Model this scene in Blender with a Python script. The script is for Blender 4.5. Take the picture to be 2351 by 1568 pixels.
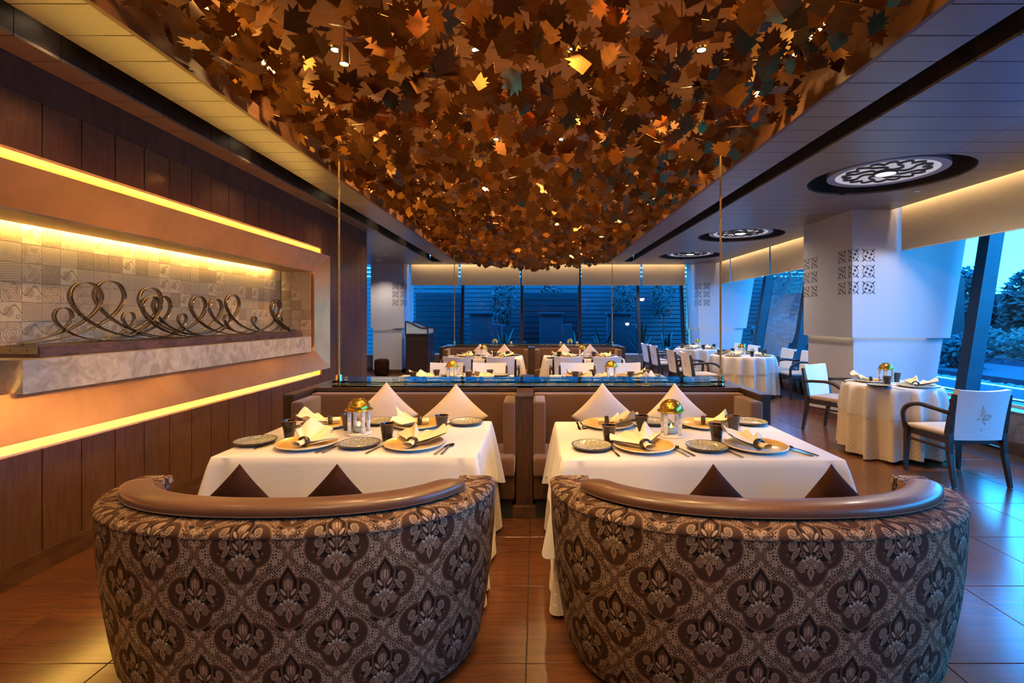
import bpy, bmesh, math, random
from mathutils import Vector, Matrix
random.seed(7)
PI = math.pi
SC = bpy.context.scene
COL = SC.collection
for o in list(bpy.data.objects):
    bpy.data.objects.remove(o)

# ---------------------------------------------------------------- camera
F, U0, V0, HC = 1110.0, 1230.0, 730.0, 1.45      # focal length and principal point in photo pixels, eye height
cam = bpy.data.cameras.new('camera')
cam.sensor_width = 36.0
cam.lens = 36.0 * F / 2351
cam.shift_x = -(U0 - 1175.5) / 2351
cam.shift_y = -(784.0 - V0) / 2351
cam.clip_start = 0.02
cam.clip_end = 300
camo = bpy.data.objects.new('camera', cam)
COL.objects.link(camo)
camo.location = (0, 0, HC)
camo.rotation_euler = (PI / 2, 0, 0)
SC.camera = camo

# ---------------------------------------------------------------- world: blue dusk sky
W = bpy.data.worlds.new('dusk')
SC.world = W
W.use_nodes = True
wn, wl = W.node_tree.nodes, W.node_tree.links
wn.clear()
wo = wn.new('ShaderNodeOutputWorld'); wb = wn.new('ShaderNodeBackground')
wt = wn.new('ShaderNodeTexCoord'); ws = wn.new('ShaderNodeSeparateXYZ'); wr = wn.new('ShaderNodeValToRGB')
wl.new(wt.outputs['Generated'], ws.inputs[0]); wl.new(ws.outputs[2], wr.inputs[0])
wr.color_ramp.elements[0].position = 0.0; wr.color_ramp.elements[0].color = (0.10, 0.66, 1.0, 1)
wr.color_ramp.elements[1].position = 0.75; wr.color_ramp.elements[1].color = (0.03, 0.34, 0.85, 1)
wl.new(wr.outputs[0], wb.inputs[0]); wb.inputs[1].default_value = 9.0
wl.new(wb.outputs[0], wo.inputs[0])

SC.view_settings.view_transform = 'Standard'
SC.view_settings.look = 'None'
SC.view_settings.gamma = 1.0
SC.view_settings.use_curve_mapping = False
SC.view_settings.exposure = 1.12

SC.cycles.max_bounces = 8
SC.cycles.diffuse_bounces = 4
SC.cycles.glossy_bounces = 3
SC.cycles.transmission_bounces = 2
SC.cycles.transparent_max_bounces = 8

WARM = (1.0, 0.66, 0.34)
AMBER = (1.0, 0.55, 0.16)
YEL = (1.0, 0.72, 0.16)

# ---------------------------------------------------------------- helpers
def spot(loc, target, power, angle=80, blend=0.6, color=WARM, radius=0.05, name='downlight_beam'):
    l = bpy.data.lights.new(name, 'SPOT')
    l.energy = power; l.spot_size = math.radians(angle); l.spot_blend = blend
    l.color = color; l.shadow_soft_size = radius
    o = bpy.data.objects.new(name, l); COL.objects.link(o)
    o.location = loc
    d = Vector(target) - Vector(loc)
    o.rotation_euler = d.to_track_quat('-Z', 'Y').to_euler()
    return o

def tag(o, label=None, cat=None, group=None, kind=None):
    if label: o['label'] = label
    if cat: o['category'] = cat
    if group: o['group'] = group
    if kind: o['kind'] = kind
    return o

def empty(name, loc=(0, 0, 0), rz=0.0, label=None, cat=None, group=None, kind=None, parent=None):
    o = bpy.data.objects.new(name, None); COL.objects.link(o)
    o.empty_display_size = 0.05
    o.location = loc; o.rotation_euler = (0, 0, rz)
    if parent: o.parent = parent
    return tag(o, label, cat, group, kind)

def link(me, name, parent=None, loc=(0, 0, 0), rz=0.0, rot=None, scale=None):
    o = bpy.data.objects.new(name, me); COL.objects.link(o)
    o.location = loc
    o.rotation_euler = rot if rot is not None else (0, 0, rz)
    if scale: o.scale = scale
    if parent: o.parent = parent
    return o

def copy_tree(o, parent=None):
    c = o.copy(); COL.objects.link(c); c.parent = parent
    for ch in [x for x in o.children]:
        copy_tree(ch, c)
    return c

class MB:
    """collects faces, builds one mesh"""
    def __init__(s):
        s.v, s.f, s.uv = [], [], None
    def quad_box(s, x0, x1, y0, y1, z0, z1):
        b = len(s.v)
        s.v += [(x0,y0,z0),(x1,y0,z0),(x1,y1,z0),(x0,y1,z0),(x0,y0,z1),(x1,y0,z1),(x1,y1,z1),(x0,y1,z1)]
        s.f += [(b,b+3,b+2,b+1),(b+4,b+5,b+6,b+7),(b,b+1,b+5,b+4),(b+1,b+2,b+6,b+5),(b+2,b+3,b+7,b+6),(b+3,b,b+4,b+7)]
        return s
    box = quad_box
    def poly(s, pts):
        b = len(s.v); s.v += [tuple(p) for p in pts]; s.f.append(tuple(range(b, b + len(pts)))); return s
    def grid(s, fn, nu, nv, cu=False, cv=False):
        b = len(s.v)
        for i in range(nu):
            for j in range(nv):
                s.v.append(tuple(fn(i / (nu if cu else nu - 1), j / (nv if cv else nv - 1))))
        for i in range(nu if cu else nu - 1):
            for j in range(nv if cv else nv - 1):
                i2, j2 = (i + 1) % nu, (j + 1) % nv
                s.f.append((b + i*nv + j, b + i2*nv + j, b + i2*nv + j2, b + i*nv + j2))
        return s
    def lathe(s, prof, n=24, c=(0, 0, 0), rfn=None, caps=True):
        b = len(s.v); m = len(prof)
        for i in range(n):
            a = 2*PI*i/n; ca, sa = math.cos(a), math.sin(a)
            for r, z in prof:
                k = rfn(a, z) if rfn else 1.0
                s.v.append((c[0] + r*k*ca, c[1] + r*k*sa, c[2] + z))
        for i in range(n):
            i2 = (i + 1) % n
            for j in range(m - 1):
                s.f.append((b+i*m+j, b+i2*m+j, b+i2*m+j+1, b+i*m+j+1))
        for j in (0, m - 1):
            if caps and prof[j][0] > 1e-6 and prof[0] != prof[-1]:
                r = [b + i*m + j for i in range(n)]
                s.f.append(tuple(r[::-1]) if j == 0 else tuple(r))
        return s
    def tube(s, pts, r, n=8, closed=False, rx=None, up=None):
        """round (or elliptic, r across / rx along up) tube through pts"""
        P = [Vector(p) for p in pts]; m = len(P); b = len(s.v)
        R = r if isinstance(r, (list, tuple)) else [r]*m
        prev = Vector(up) if up else None
        for i, p in enumerate(P):
            if closed: t = P[(i+1) % m] - P[i-1]
            else: t = P[min(i+1, m-1)] - P[max(i-1, 0)]
            t.normalize()
            if prev is None:
                prev = Vector((0,0,1)) if abs(t.z) < 0.9 else Vector((1,0,0))
            w = t.cross(prev)
            if w.length < 1e-6: w = t.cross(Vector((0.3,0.7,0.2)))
            w.normalize(); q = w.cross(t).normalized()
            if not up: prev = q
            for k in range(n):
                a = 2*PI*k/n
                s.v.append(tuple(p + w*math.cos(a)*R[i] + q*math.sin(a)*(R[i]*(rx if rx else 1.0))))
        for i in range(m if closed else m - 1):
            i2 = (i+1) % m
            for k in range(n):
                k2 = (k+1) % n
                s.f.append((b+i*n+k, b+i*n+k2, b+i2*n+k2, b+i2*n+k))
        if not closed:
            s.f.append(tuple(b+k for k in range(n))[::-1]); s.f.append(tuple(b+(m-1)*n+k for k in range(n)))
        return s
    def bar(s, pts, w, h, up=(0,0,1)):
        """rectangular section bar through pts, w across, h along up"""
        P = [Vector(p) for p in pts]; m = len(P); b = len(s.v); U = Vector(up)
        for i, p in enumerate(P):
            t = (P[min(i+1, m-1)] - P[max(i-1, 0)]).normalized()
            a = t.cross(U)
            if a.length < 1e-5: a = Vector((1,0,0))
            a.normalize(); q = a.cross(t).normalized()
            ww = w[i] if isinstance(w, (list, tuple)) else w
            hh = h[i] if isinstance(h, (list, tuple)) else h
            for sa, sq in ((-1,-1),(1,-1),(1,1),(-1,1)):
                s.v.append(tuple(p + a*sa*ww/2 + q*sq*hh/2))
        for i in range(m-1):
            for k in range(4):
                k2 = (k+1) % 4
                s.f.append((b+i*4+k, b+i*4+k2, b+(i+1)*4+k2, b+(i+1)*4+k))
        s.f.append((b+3,b+2,b+1,b)); e = b+(m-1)*4; s.f.append((e,e+1,e+2,e+3))
        return s
    def prism(s, poly, fn0, fn1):
        """poly of 2D points, fn0/fn1 map (a,b) to 3D for both sides"""
        n = len(poly); b = len(s.v)
        s.v += [tuple(fn0(a, c)) for a, c in poly] + [tuple(fn1(a, c)) for a, c in poly]
        s.f.append(tuple(range(b, b+n))[::-1]); s.f.append(tuple(range(b+n, b+2*n)))
        for i in range(n):
            j = (i+1) % n
            s.f.append((b+i, b+j, b+n+j, b+n+i))
        return s
    def mesh(s, name, m=None, smooth=False, uv=None, fix=True):
        me = bpy.data.meshes.new(name)
        me.from_pydata(s.v, [], s.f)
        if uv:
            L = me.uv_layers.new(name='UVMap')
            for lp in me.loops: L.data[lp.index].uv = uv[lp.vertex_index]
        if fix:
            bm = bmesh.new(); bm.from_mesh(me); bmesh.ops.recalc_face_normals(bm, faces=bm.faces); bm.to_mesh(me); bm.free()
        if smooth:
            for p in me.polygons: p.use_smooth = True
        if m: me.materials.append(m)
        me.update()
        return me
    def build(s, name, m, parent=None, loc=(0,0,0), rz=0.0, smooth=False, uv=None, auto=None):
        me = s.mesh(name, m, smooth or auto is not None, uv)
        if auto is not None:
            try: me.set_sharp_from_angle(angle=math.radians(auto))
            except Exception: pass
        return link(me, name, parent, loc, rz)

def rbox_mesh(name, sx, sy, sz, bev, m, seg=2):
    """box of full size sx,sy,sz centred in x,y, resting on z=0, bevelled"""
    bm = bmesh.new(); bmesh.ops.create_cube(bm, size=1.0)
    for v in bm.verts: v.co = Vector((v.co.x*sx, v.co.y*sy, (v.co.z+0.5)*sz))
    bmesh.ops.bevel(bm, geom=bm.edges[:], offset=bev, segments=seg, profile=0.6, affect='EDGES')
    me = bpy.data.meshes.new(name); bm.to_mesh(me); bm.free()
    if bev > .009:
        for p in me.polygons: p.use_smooth = True
    if m: me.materials.append(m)
    return me

def rbox(name, x0, x1, y0, y1, z0, z1, bev, m, parent=None, seg=2):
    me = rbox_mesh(name, x1-x0, y1-y0, z1-z0, bev, m, seg)
    return link(me, name, parent, ((x0+x1)/2, (y0+y1)/2, z0))

def pz(u, v, z):       # point of a pixel on a horizontal plane
    Y = F*(HC - z)/(v - V0); return Vector(((u-U0)*Y/F, Y, z))
def py(u, v, Y):
    return Vector(((u-U0)*Y/F, Y, HC - (v-V0)*Y/F))
# ---------------------------------------------------------------- node maths
class X:
    """one float socket with arithmetic that adds Math nodes"""
    nt = None
    def __init__(s, sock): s.s = sock
    @staticmethod
    def op(o, *a):
        n = X.nt.nodes.new('ShaderNodeMath'); n.operation = o
        for i, x in enumerate(a):
            if isinstance(x, X): X.nt.links.new(x.s, n.inputs[i])
            else: n.inputs[i].default_value = float(x)
        return X(n.outputs[0])
    def __add__(s, b): return X.op('ADD', s, b)
    __radd__ = __add__
    def __sub__(s, b): return X.op('SUBTRACT', s, b)
    def __rsub__(s, b): return X.op('SUBTRACT', b, s)
    def __mul__(s, b): return X.op('MULTIPLY', s, b)
    __rmul__ = __mul__
    def __truediv__(s, b): return X.op('DIVIDE', s, b)
def xabs(a): return X.op('ABSOLUTE', a)
def xmin(a, b): return X.op('MINIMUM', a, b)
def xmax(a, b): return X.op('MAXIMUM', a, b)
def xsin(a): return X.op('SINE', a)
def xcos(a): return X.op('COSINE', a)
def xsqrt(a): return X.op('SQRT', a)
def xgt(a, b): return X.op('GREATER_THAN', a, b)
def xcl(a):
    r = X.op('ADD', a, 0.0); r.s.node.use_clamp = True; return r
def step(a, lo, hi): return xcl((a - lo) * (1.0/(hi - lo)))          # 0 below lo, 1 above hi
def band(a, c, w, soft): return xcl((w - xabs(a - c)) * (1.0/soft))   # 1 within w of c
def ell(x, y, cx, cy, rx, ry, rot=0.0):                               # normalised distance to an ellipse
    c, s = math.cos(rot), math.sin(rot)
    dx, dy = x - cx, y - cy
    a = (dx*c + dy*s) * (1.0/rx); b = (dy*c - dx*s) * (1.0/ry)
    return xsqrt(a*a + b*b)
def inside(q, soft=0.12): return xcl((1.0 - q) * (1.0/soft))
def mixc(a, b, f):
    n = X.nt.nodes.new('ShaderNodeMix'); n.data_type = 'RGBA'
    for i, c in ((6, a), (7, b)):
        if isinstance(c, (tuple, list)): n.inputs[i].default_value = (*c[:3], 1)
        else: X.nt.links.new(c, n.inputs[i])
    if isinstance(f, X): X.nt.links.new(f.s, n.inputs[0])
    elif isinstance(f, (int, float)): n.inputs[0].default_value = f
    else: X.nt.links.new(f, n.inputs[0])
    return n.outputs[2]

def newmat(name):
    m = bpy.data.materials.new(name); m.use_nodes = True
    nt = m.node_tree; X.nt = nt
    b = nt.nodes['Principled BSDF']
    return m, nt, b

def coords(nt, kind='Object', scale=(1,1,1), rand=0.0, rot=(0,0,0)):
    tc = nt.nodes.new('ShaderNodeTexCoord'); mp = nt.nodes.new('ShaderNodeMapping')
    mp.inputs['Scale'].default_value = scale; mp.inputs['Rotation'].default_value = rot
    nt.links.new(tc.outputs[kind], mp.inputs[0])
    if rand:
        oi = nt.nodes.new('ShaderNodeObjectInfo'); mu = nt.nodes.new('ShaderNodeVectorMath'); mu.operation = 'MULTIPLY_ADD'
        cb = nt.nodes.new('ShaderNodeCombineXYZ')
        for k in range(3): nt.links.new(oi.outputs['Random'], cb.inputs[k])
        nt.links.new(cb.outputs[0], mu.inputs[0]); mu.inputs[1].default_value = (rand, rand*1.7, rand*2.3)
        nt.links.new(mp.outputs[0], mu.inputs[2]); return mu.outputs[0]
    return mp.outputs[0]

def noise(nt, vec, scale=5.0, detail=4.0, rough=0.55, dist=0.0):
    n = nt.nodes.new('ShaderNodeTexNoise')
    n.inputs['Scale'].default_value = scale; n.inputs['Detail'].default_value = detail
    n.inputs['Roughness'].default_value = rough; n.inputs['Distortion'].default_value = dist
    nt.links.new(vec, n.inputs['Vector'])
    return n.outputs[0]

def ramp(nt, fac, stops):
    r = nt.nodes.new('ShaderNodeValToRGB'); nt.links.new(fac, r.inputs[0])
    e = r.color_ramp.elements
    while len(e) < len(stops): e.new(0.5)
    for k, (p, c) in enumerate(stops):
        e[k].position = p; e[k].color = (*c, 1)
    return r.outputs[0]

def bump(nt, b, h, strength=0.3, dist=0.01):
    n = nt.nodes.new('ShaderNodeBump'); n.inputs['Strength'].default_value = strength; n.inputs['Distance'].default_value = dist
    nt.links.new(h.s if isinstance(h, X) else h, n.inputs['Height']); nt.links.new(n.outputs[0], b.inputs['Normal'])

def pm(name, c1, c2=None, scale=(1,1,1), ns=5.0, detail=4.0, rough=0.5, metal=0.0, bmp=0.0, bd=0.005, coat=0.0, sheen=0.0,
       rand=0.0, emit=None, es=0.0, spec=None, dist=0.0, kind='Object', lo=0.3, hi=0.7, r2=None, trans=0.0, alpha=None):
    m, nt, b = newmat(name)
    b.inputs['Roughness'].default_value = rough; b.inputs['Metallic'].default_value = metal
    b.inputs['Base Color'].default_value = (*c1, 1)
    if c2 is not None:
        v = coords(nt, kind, scale, rand); n = noise(nt, v, ns, detail, 0.55, dist)
        nt.links.new(ramp(nt, n, [(lo, c1), (hi, c2)]), b.inputs['Base Color'])
        if bmp: bump(nt, b, n, bmp, bd)
        if r2 is not None:
            rr = nt.nodes.new('ShaderNodeMapRange'); rr.inputs[3].default_value = rough; rr.inputs[4].default_value = r2
            nt.links.new(n, rr.inputs[0]); nt.links.new(rr.outputs[0], b.inputs['Roughness'])
    if coat: b.inputs['Coat Weight'].default_value = coat; b.inputs['Coat Roughness'].default_value = 0.1
    if sheen: b.inputs['Sheen Weight'].default_value = sheen
    if spec is not None: b.inputs['Specular IOR Level'].default_value = spec
    if trans: b.inputs['Transmission Weight'].default_value = trans
    if emit: b.inputs['Emission Color'].default_value = (*emit, 1); b.inputs['Emission Strength'].default_value = es
    return m

M = {}
# structure
M['plank'] = pm('wall_plank_wood', (0.070, 0.032, 0.021), (0.130, 0.064, 0.041), (6, 6, 0.7), 9, 6, rough=0.27, r2=0.36, rand=9.0, bmp=0.05, coat=0.25)
M['band'] = pm('wall_frieze_wood', (0.040, 0.026, 0.022), (0.09, 0.058, 0.048), (6, 3, 0.8), 6, 6, rough=0.5, rand=3.0, bmp=0.05)
M['base'] = pm('skirting_wood', (0.045, 0.018, 0.010), (0.11, 0.05, 0.025), (6, 2, 4), 5, 5, rough=0.4)
M['ceil'] = pm('ceiling_board', (0.205, 0.160, 0.118), (0.235, 0.185, 0.14), (0.35, 7, 7), 7, 5, rough=0.30, r2=0.38, rand=7.0)
M['groove'] = pm('ceiling_groove_board', (0.018, 0.013, 0.011), (0.04, 0.028, 0.022), (3, 3, 3), 5, 3, rough=0.55)
M['coffer'] = pm('coffer_timber', (0.10, 0.04, 0.015), (0.17, 0.075, 0.03), (6, 0.6, 6), 7, 5, rough=0.5)
M['coffer_top'] = pm('coffer_top_board', (0.42, 0.26, 0.09), (0.5, 0.32, 0.12), (1, 4, 1), 4, 4, rough=0.55)
M['slab'] = pm('roof_slab', (0.03, 0.028, 0.026), (0.05, 0.045, 0.04), ns=3, rough=0.9)
M['plaster'] = pm('column_wallpaper', (0.40, 0.385, 0.40), (0.47, 0.45, 0.465), (60, 60, 4), 9, 4, rough=0.75, bmp=0.06, bd=0.001)
M['stone_sill'] = pm('brown_marble', (0.11, 0.085, 0.075), (0.23, 0.18, 0.155), (1, 1, 1), 9, 8, rough=0.4, dist=1.2, lo=0.35, hi=0.68)
M['rearwall'] = pm('rear_wall_paint', (0.20, 0.15, 0.11), (0.25, 0.19, 0.14), ns=2, rough=0.8)
M['marble'] = pm('beige_marble', (0.36, 0.26, 0.165), (0.60, 0.46, 0.32), (1, 1, 1), 8, 9, rough=0.3, dist=1.6, lo=0.36, hi=0.66)
M['oldwood'] = pm('dark_burnished_wood', (0.030, 0.012, 0.008), (0.16, 0.075, 0.045), (3, 1.2, 3), 9, 7, rough=0.35, dist=0.8, bmp=0.2)
M['brassplate'] = pm('aged_brass', (0.26, 0.18, 0.09), (0.36, 0.26, 0.14), ns=12, rough=0.5, metal=0.5)
M['added_pinhouse'] = pm('added_pin_spot_bronze', (0.10, 0.045, 0.014), (0.16, 0.075, 0.024), ns=9, rough=0.4, metal=0.7)
M['pockled'] = pm('pocket_led_strip', (1.0, 0.8, 0.5), emit=(1.0, 0.74, 0.42), es=26.0, rough=0.6)
M['black'] = pm('black_void', (0.01, 0.009, 0.009), (0.016, 0.014, 0.013), ns=4, rough=0.7)
def copper():
    m, nt, b = newmat('brushed_copper')
    v = coords(nt, 'Object', (1, 1.2, 40)); n = noise(nt, v, 5, 5, 0.6)
    v2 = coords(nt, 'Object', (1, 1.1, 1)); n2 = noise(nt, v2, 2.3, 3, 0.6, 0.4)
    c = ramp(nt, n2, [(0.3, (0.70, 0.36, 0.15)), (0.55, (0.86, 0.43, 0.18)), (0.75, (0.80, 0.48, 0.24))])
    nt.links.new(c, b.inputs['Base Color'])
    b.inputs['Metallic'].default_value = 0.85; b.inputs['Roughness'].default_value = 0.3
    rr = nt.nodes.new('ShaderNodeMapRange'); rr.inputs[3].default_value = 0.24; rr.inputs[4].default_value = 0.42
    nt.links.new(n2, rr.inputs[0]); nt.links.new(rr.outputs[0], b.inputs['Roughness'])
    bump(nt, b, n, 0.06, 0.001)
    return m
M['copper'] = copper()
M['bronze_leaf'] = pm('bronze_leaf_metal', (0.165, 0.066, 0.016), (0.225, 0.098, 0.026), ns=4, detail=3, rough=0.28, r2=0.38, metal=0.95, rand=5.0)
M['led'] = pm('warm_led_strip', (1.0, 0.8, 0.3), emit=(1.0, 0.66, 0.14), es=15.0, rough=0.6)
M['lednic'] = pm('niche_led_strip', (1.0, 0.85, 0.5), emit=(1.0, 0.74, 0.22), es=60.0, rough=0.6)
M['added_covled'] = pm('added_amber_cove_glow', (1.0, 0.6, 0.2), emit=(1.0, 0.52, 0.13), es=5.0, rough=0.6)
M['ledsoft'] = pm('soft_led_strip', (1.0, 0.85, 0.5), emit=(1.0, 0.80, 0.38), es=2.5, rough=0.6)
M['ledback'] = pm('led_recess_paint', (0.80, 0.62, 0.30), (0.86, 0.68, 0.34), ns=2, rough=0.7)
M['lampglow'] = pm('ceiling_lamp_bulb', (1, 0.95, 0.9), emit=(1.0, 0.90, 0.80), es=9.0)
M['spotglow'] = pm('downlight_lens', (1, 0.9, 0.7), emit=(1.0, 0.70, 0.38), es=22.0)
M['lampwhite'] = pm('ceiling_lamp_plate', (0.60, 0.57, 0.57), (0.68, 0.65, 0.65), ns=3, rough=0.55, emit=(0.9, 0.86, 0.88), es=0.16)
M['lampdark'] = pm('ceiling_lamp_tracery', (0.035, 0.028, 0.03), (0.06, 0.05, 0.05), ns=6, rough=0.5)
M['lampring'] = pm('ceiling_lamp_ring', (0.30, 0.28, 0.30), (0.36, 0.34, 0.36), ns=5, rough=0.45)
def floor_mat():
    m, nt, b = newmat('wood_look_floor_tile')
    v = coords(nt, 'Object', (0.55, 6.5, 1), rand=11.0)
    n = noise(nt, v, 3.4, 8, 0.6, 1.4)
    v2 = coords(nt, 'Object', (2.0, 60, 1), rand=3.0); n2 = noise(nt, v2, 3.0, 3, 0.5)
    c = ramp(nt, n, [(0.28, (0.070, 0.023, 0.010)), (0.45, (0.100, 0.035, 0.014)), (0.62, (0.130, 0.047, 0.018)), (0.80, (0.090, 0.031, 0.012))])
    c2 = mixc(c, (0.10, 0.032, 0.012), X(n2) * 0.35)
    nt.links.new(c2, b.inputs['Base Color'])
    b.inputs['Roughness'].default_value = 0.2
    bump(nt, b, n, 0.10, 0.002)
    return m
M['floor'] = floor_mat()
M['grout'] = pm('floor_joint', (0.03, 0.015, 0.008), (0.05, 0.025, 0.014), ns=8, rough=0.8)
# textiles and furniture
M['linen'] = pm('white_tablecloth', (0.52, 0.475, 0.445), (0.56, 0.515, 0.485), (90, 90, 90), 4, 3, rough=0.85, sheen=0.2, bmp=0.05, bd=0.001)
M['cover'] = pm('white_chair_cover', (0.66, 0.65, 0.66), (0.74, 0.73, 0.74), (80, 80, 80), 4, 3, rough=0.85, sheen=0.2, bmp=0.06, bd=0.001)
M['napkin'] = pm('cream_napkin', (0.66, 0.53, 0.33), (0.71, 0.58, 0.39), (80, 80, 80), 3, 3, rough=0.85)
def skirt_mat():
    m, nt, b = newmat('beige_dotted_underskirt')
    tc = nt.nodes.new('ShaderNodeTexCoord'); sp = nt.nodes.new('ShaderNodeSeparateXYZ'); nt.links.new(tc.outputs['UV'], sp.inputs[0])
    x, y = X(sp.outputs[0]) * 40.0, X(sp.outputs[1]) * 40.0
    row = X.op('FLOOR', y); fx = X.op('FRACT', x + row * 0.5) - 0.5; fy = X.op('FRACT', y) - 0.5
    d = xsqrt(fx*fx + fy*fy); f = xcl((0.2 - d) * 12.0)
    c = mixc((0.56, 0.45, 0.33), (0.74, 0.64, 0.52), f)
    nt.links.new(c, b.inputs['Base Color']); b.inputs['Roughness'].default_value = 0.75; b.inputs['Sheen Weight'].default_value = 0.3
    return m
M['skirt'] = skirt_mat()
M['pillow'] = pm('beige_linen_pillow', (0.46, 0.37, 0.32), (0.60, 0.50, 0.44), (120, 120, 120), 3, 3, rough=0.9, sheen=0.3, bmp=0.15, bd=0.002)
M['velvet'] = pm('brown_velvet', (0.012, 0.004, 0.0025), (0.040, 0.014, 0.008), (2, 2, 2), 4, 4, rough=0.85, spec=0.06)
M['leather'] = pm('bronze_leather', (0.090, 0.038, 0.020), (0.120, 0.053, 0.029), (30, 30, 30), 4, 3, rough=0.33, r2=0.4, bmp=0.05, bd=0.001, coat=0.15)
M['darkwood'] = pm('dark_stained_wood', (0.018, 0.009, 0.007), (0.042, 0.021, 0.015), (8, 8, 1), 7, 5, rough=0.34, rand=4.0)
M['railwood'] = pm('dark_rail_wood', (0.030, 0.014, 0.009), (0.065, 0.032, 0.022), (1, 8, 8), 6, 5, rough=0.28)
M['postwood'] = pm('brown_post_wood', (0.028, 0.011, 0.006), (0.065, 0.026, 0.014), (8, 8, 0.8), 6, 5, rough=0.4)
M['chairwood'] = pm('dark_chair_wood', (0.020, 0.012, 0.011), (0.045, 0.027, 0.022), (9, 9, 1.5), 6, 4, rough=0.38)
M['seatcream'] = pm('beige_seat_fabric', (0.42, 0.33, 0.26), (0.50, 0.40, 0.32), (60, 60, 60), 4, 3, rough=0.8)
M['embroid'] = pm('cream_embroidery', (0.55, 0.50, 0.40), (0.66, 0.60, 0.48), (50, 50, 50), 5, 3, rough=0.6)
def rib_mat():
    m, nt, b = newmat('brown_ribbed_upholstery')
    v = coords(nt, 'Object', (1, 1, 1)); sp = nt.nodes.new('ShaderNodeSeparateXYZ'); nt.links.new(v, sp.inputs[0])
    x, y, z = X(sp.outputs[0]), X(sp.outputs[1]), X(sp.outputs[2])
    w = xsin((x + y) * 620.0) * 0.5 + 0.5
    q = xsin(z * 300.0 + xsin((x + y) * 310.0) * 1.5) * 0.5 + 0.5
    n = noise(nt, coords(nt, 'Object', (60, 60, 60)), 4, 3)
    f = xcl(w * 0.45 + q * 0.3 + X(n) * 0.5 - 0.2)
    nt.links.new(mixc((0.050, 0.020, 0.009), (0.165, 0.070, 0.032), f), b.inputs['Base Color'])
    b.inputs['Roughness'].default_value = 0.85; b.inputs['Sheen Weight'].default_value = 0.3
    bump(nt, b, w * 0.6 + q * 0.4, 0.25, 0.002)
    return m
M['rib'] = rib_mat()
# tableware
M['charger'] = pm('golden_plate_glaze', (0.52, 0.29, 0.05), (0.72, 0.48, 0.15), (1, 1, 1), 14, 5, rough=0.3, coat=0.5, metal=0.25)
M['chargerrim'] = pm('cream_plate_rim', (0.68, 0.55, 0.38), (0.74, 0.61, 0.44), ns=10, rough=0.35, coat=0.3)
def crackle():
    m, nt, b = newmat('grey_crackle_glaze')
    v = coords(nt, 'Object', (1, 1, 1))
    vo = nt.nodes.new('ShaderNodeTexVoronoi'); vo.feature = 'DISTANCE_TO_EDGE'; vo.inputs['Scale'].default_value = 70
    nt.links.new(v, vo.inputs['Vector'])
    f = step(X(vo.outputs[0]), 0.02, 0.35)
    n = noise(nt, v, 20, 3)
    c = mixc((0.17, 0.155, 0.12), (0.52, 0.47, 0.37), f)
    nt.links.new(mixc(c, (0.30, 0.30, 0.25), X(n) * 0.5), b.inputs['Base Color'])
    b.inputs['Roughness'].default_value = 0.18; b.inputs['Coat Weight'].default_value = 0.5
    bump(nt, b, f, 0.25, 0.003)
    return m
M['crackle'] = crackle()
M['darkglaze'] = pm('dark_bronze_glaze', (0.016, 0.010, 0.008), (0.045, 0.027, 0.020), (30, 30, 40), 2, 3, rough=0.16, coat=0.6, metal=0.3, bmp=0.2, bd=0.002)
M['rimcopper'] = pm('coppery_tumbler_rim', (0.22, 0.08, 0.04), (0.3, 0.12, 0.06), ns=20, rough=0.25, metal=0.4)
M['steel'] = pm('dark_polished_steel', (0.30, 0.26, 0.23), (0.36, 0.31, 0.28), ns=6, rough=0.12, metal=1.0)
M['napring'] = pm('dark_napkin_ring', (0.03, 0.02, 0.016), (0.06, 0.045, 0.035), ns=15, rough=0.18, metal=0.5, coat=0.4)
M['gold'] = pm('gold_dome_metal', (0.56, 0.33, 0.035), (0.68, 0.43, 0.06), (4, 4, 40), 4, 3, rough=0.24, metal=0.9)
M['goldline'] = pm('dome_seam', (0.10, 0.055, 0.012), (0.14, 0.08, 0.02), ns=10, rough=0.4, metal=0.4)
M['lanternwhite'] = pm('white_lantern_column', (0.68, 0.62, 0.58), (0.75, 0.69, 0.65), ns=10, rough=0.5)
M['flame'] = pm('candle_flame', (1, 0.6, 0.1), emit=(1.0, 0.50, 0.06), es=7.0)
M['rope'] = pm('gold_twisted_rope', (0.22, 0.135, 0.04), (0.42, 0.27, 0.09), (30, 30, 30), 5, 3, rough=0.45, metal=0.4)
M['brass'] = pm('polished_brass', (0.62, 0.47, 0.22), (0.72, 0.57, 0.30), ns=5, rough=0.18, metal=1.0)
M['ribbon'] = pm('polished_bronze_ribbon', (0.30, 0.235, 0.18), (0.42, 0.33, 0.25), (2, 4, 4), 3, 3, rough=0.2, metal=1.0)
M['stencil'] = pm('stencil_print', (0.035, 0.015, 0.018), (0.06, 0.028, 0.03), ns=20, rough=0.7)
M['stencil2'] = pm('stencil_print_pale', (0.18, 0.10, 0.10), (0.22, 0.13, 0.13), ns=20, rough=0.7)
M['shade'] = pm('cream_roller_blind_fabric', (0.42, 0.335, 0.22), (0.50, 0.40, 0.27), (3, 3, 120), 4, 3, rough=0.8, lo=0.35, hi=0.65)
M['alu'] = pm('dark_window_frame', (0.012, 0.018, 0.03), (0.02, 0.028, 0.045), ns=4, rough=0.35, metal=0.4)
M['railpale'] = pm('pale_blind_rail', (0.55, 0.52, 0.48), (0.6, 0.57, 0.52), ns=4, rough=0.5)
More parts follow.
